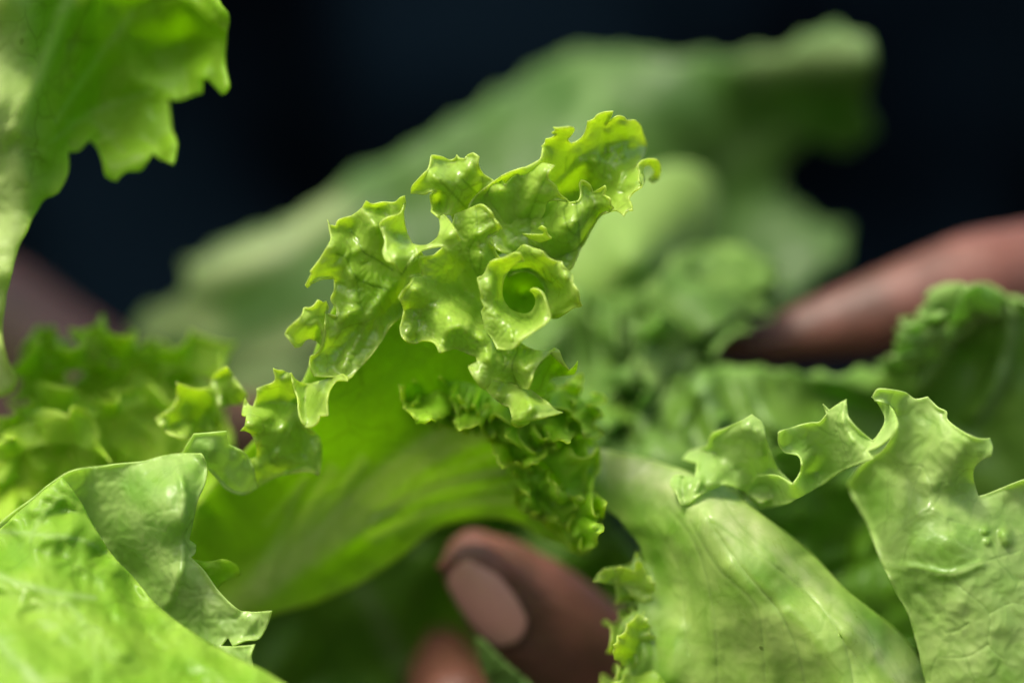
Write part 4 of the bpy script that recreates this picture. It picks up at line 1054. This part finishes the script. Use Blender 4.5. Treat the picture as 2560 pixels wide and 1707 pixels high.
# ---- right veined leaf with curled top margin
rv = sheet('leaf', 'Z7', [(1325, 175), (1345, 145), (1375, 140), (1480, 155), (1530, 187), (1592, 176), (1640, 228), (1682, 250), (1690, 290), (1760, 345), (1830, 378), (1892, 378), (1908, 425), (1900, 466), (1850, 490), (1815, 540), (1822, 610), (1838, 660), (1900, 642), (2000, 602), (2100, 570), (2220, 560),
                          (2220, 1720), (1630, 1720), (1580, 1550), (1540, 1380), (1500, 1240), (1440, 1130), (1395, 1040), (1345, 930), (1295, 790), (1235, 680), (1200, 600), (1280, 500), (1370, 440), (1420, 370), (1445, 300), (1425, 240), (1370, 205), (1335, 200)],
           [(1340, 170, -2), (1480, 165, 1), (1600, 190, 2), (1680, 260, 0), (1890, 390, -4), (1900, 460, -4), (1840, 440, -5), (1820, 560, 2), (1840, 650, 4), (2000, 605, 4), (2200, 565, 6), (1600, 350, 1), (1700, 480, -2), (1500, 400, 3), (1430, 300, 2), (1380, 450, 6), (1220, 620, 18), (1300, 780, 14),
            (1395, 1040, 5), (1500, 1240, 5), (1600, 1600, 6), (1450, 700, 4), (1550, 800, 0), (1700, 900, -2), (1600, 1000, -1), (1900, 900, 0), (1800, 1200, -2), (2000, 1400, -1), (2150, 1000, 3), (1750, 1550, 0), (1900, 700, 3)],
           M_pale, LT, h=5.5, ridges=[([(1400, 900), (1500, 790), (1590, 720), (1680, 760)], 12, .8), ([(1400, 1000), (1550, 1010), (1700, 1040), (1850, 990)], 9, .9), ([(1340, 480), (1450, 560), (1560, 640)], 16, -.9), ([(1830, 380), (1760, 420), (1700, 600)], 14, .9), ([(1560, 1120), (1640, 1230)], 12, -1.2),
                                      ([(1650, 560), (1580, 640), (1480, 600)], 12, .6), ([(1240, 640), (1320, 800), (1400, 950)], 14, -1)],
           veins=[([(1400, 995), (1550, 1020), (1700, 1040), (1850, 985), (2060, 920)], 3.4, .8), ([(1405, 880), (1500, 790), (1600, 735), (1690, 775), (1790, 800)], 3, .6), ([(1700, 1040), (1760, 1110), (1890, 1230), (1885, 1380), (1960, 1450)], 3, .7), ([(1690, 1320), (1740, 1310), (1790, 1275)], 4, .9),
                  ([(1600, 735), (1650, 660), (1660, 600), (1790, 600)], 2.6, .5), ([(1570, 520), (1520, 640), (1500, 760)], 2.4, .35), ([(1400, 450), (1480, 510), (1570, 520), (1620, 640)], 2.6, .4), ([(1790, 800), (1820, 700), (1840, 660)], 2.6, .4), ([(1690, 775), (1720, 870), (1830, 930)], 2.4, .4),
                  ([(1885, 1380), (1780, 1440), (1660, 1440)], 2.6, .4), ([(1890, 1230), (2000, 1180), (2100, 1200)], 2.6, .4)],
           bumps=[(1965, 845, 14, 1.6), (1975, 880, 13, 1.2), (1870, 830, 9, .8), (1880, 880, 10, .7), (1700, 880, 34, .8), (1560, 900, 34, .9), (1570, 600, 18, .6), (1980, 1290, 30, .6), (1740, 1190, 30, .6)],
           ruffle=(1.6, 46, 34), roll=(-.9, 12), seed=85, bullate=(.3, 36), vgroove=.14, label='pale net veined leaf at the right edge')
sheet('frill', 'Z7', [(868, 352), (890, 338), (960, 318), (1020, 305), (1068, 300), (1100, 262), (1082, 212), (1112, 242), (1198, 188), (1200, 240), (1215, 290), (1265, 345), (1325, 392), (1362, 345), (1382, 280), (1352, 215), (1318, 178), (1360, 200), (1410, 220), (1445, 290), (1438, 335), (1400, 385),
                      (1340, 425), (1300, 440), (1330, 480), (1220, 520), (1140, 560), (1070, 610), (980, 660), (900, 700), (780, 720), (700, 640), (760, 560), (860, 560), (935, 603), (970, 550), (978, 500), (960, 462), (900, 448), (868, 405)],
      [(868, 370, -2), (960, 320, 2), (1068, 300, 1), (1090, 230, -1), (1195, 200, -3), (1180, 290, -4), (1110, 330, 0), (1215, 390, -5), (1270, 430, -6), (1330, 400, -3), (1380, 290, 1), (1410, 240, -1), (1430, 320, -6), (1350, 420, -6), (1320, 180, -1), (1150, 430, 1), (1000, 450, 3), (960, 465, 0),
       (978, 510, -3), (935, 600, -4), (1000, 540, 6), (850, 620, 10), (740, 650, 13), (900, 420, 1)],
      M_pale, rv, h=4.5, ridges=[([(1190, 220), (1180, 300), (1220, 370), (1280, 425)], 6, 1.0), ([(1420, 250), (1410, 340), (1340, 410)], 8, .8), ([(960, 470), (970, 530), (930, 590)], 6, .8)],
      veins=[([(900, 560), (1000, 440), (1100, 370)], 3, .25), ([(1200, 290), (1210, 400)], 2.4, .3)], ruffle=(1.1, 34, 26), roll=(-1, 9), seed=87, bullate=(.3, 22))
sheet('frill', 'Z7', [(738, 262), (790, 308), (808, 380), (828, 440), (860, 520), (930, 600), (910, 640), (780, 692), (700, 640), (620, 605), (560, 620), (480, 660), (430, 702), (392, 705), (372, 650), (340, 600), (350, 565), (380, 555), (460, 572), (470, 500), (400, 480), (440, 440), (520, 420), (545, 360), (610, 330),
                      (660, 305), (700, 285)],
      [(738, 270, 4), (800, 400, 5), (860, 530, 8), (900, 640, 10), (700, 640, 12), (600, 330, 8), (640, 420, 9), (720, 400, 5), (520, 440, 14), (470, 520, 11), (430, 700, 6), (395, 690, 5), (350, 580, 8), (450, 600, 7), (560, 560, 7), (650, 520, 10)],
      M_pale, rv, h=5.5, ridges=[([(740, 290), (780, 380), (790, 460)], 10, 1), ([(470, 520), (480, 600), (430, 690)], 7, 1.5), ([(540, 420), (620, 360), (720, 330)], 14, 1.2), ([(400, 580), (400, 660)], 8, -1.5)], ruffle=(2.2, 36, 36), roll=(-1.6, 14), seed=89, bullate=(.4, 26))
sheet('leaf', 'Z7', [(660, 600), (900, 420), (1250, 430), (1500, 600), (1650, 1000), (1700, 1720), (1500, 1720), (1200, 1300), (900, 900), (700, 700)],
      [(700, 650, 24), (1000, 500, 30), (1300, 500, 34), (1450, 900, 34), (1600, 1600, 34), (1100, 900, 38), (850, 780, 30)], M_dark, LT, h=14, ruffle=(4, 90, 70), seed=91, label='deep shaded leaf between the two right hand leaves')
# sprig between the fingers
sheet('leaf', 'Z6', [(850, 1262), (900, 1285), (960, 1350), (1060, 1450), (1180, 1550), (1300, 1680), (1000, 1700), (900, 1500), (862, 1380)], [(860, 1280, 33), (1000, 1450, 31), (1200, 1640, 30), (900, 1450, 35)], M_back, LT, h=8, ruffle=(1.5, 40, 40), seed=93,
      label='small leaf tip poking out between thumb and finger')

# core the leaves grow from, below the frame
bm = bmesh.new()
core_top = P(1500, 1750, 62)
limb(bm, [core_top, P(1500, 2250, 62)], [.018, .024])
remeshed('stem', bm, .002, 4, M_pale, LT)
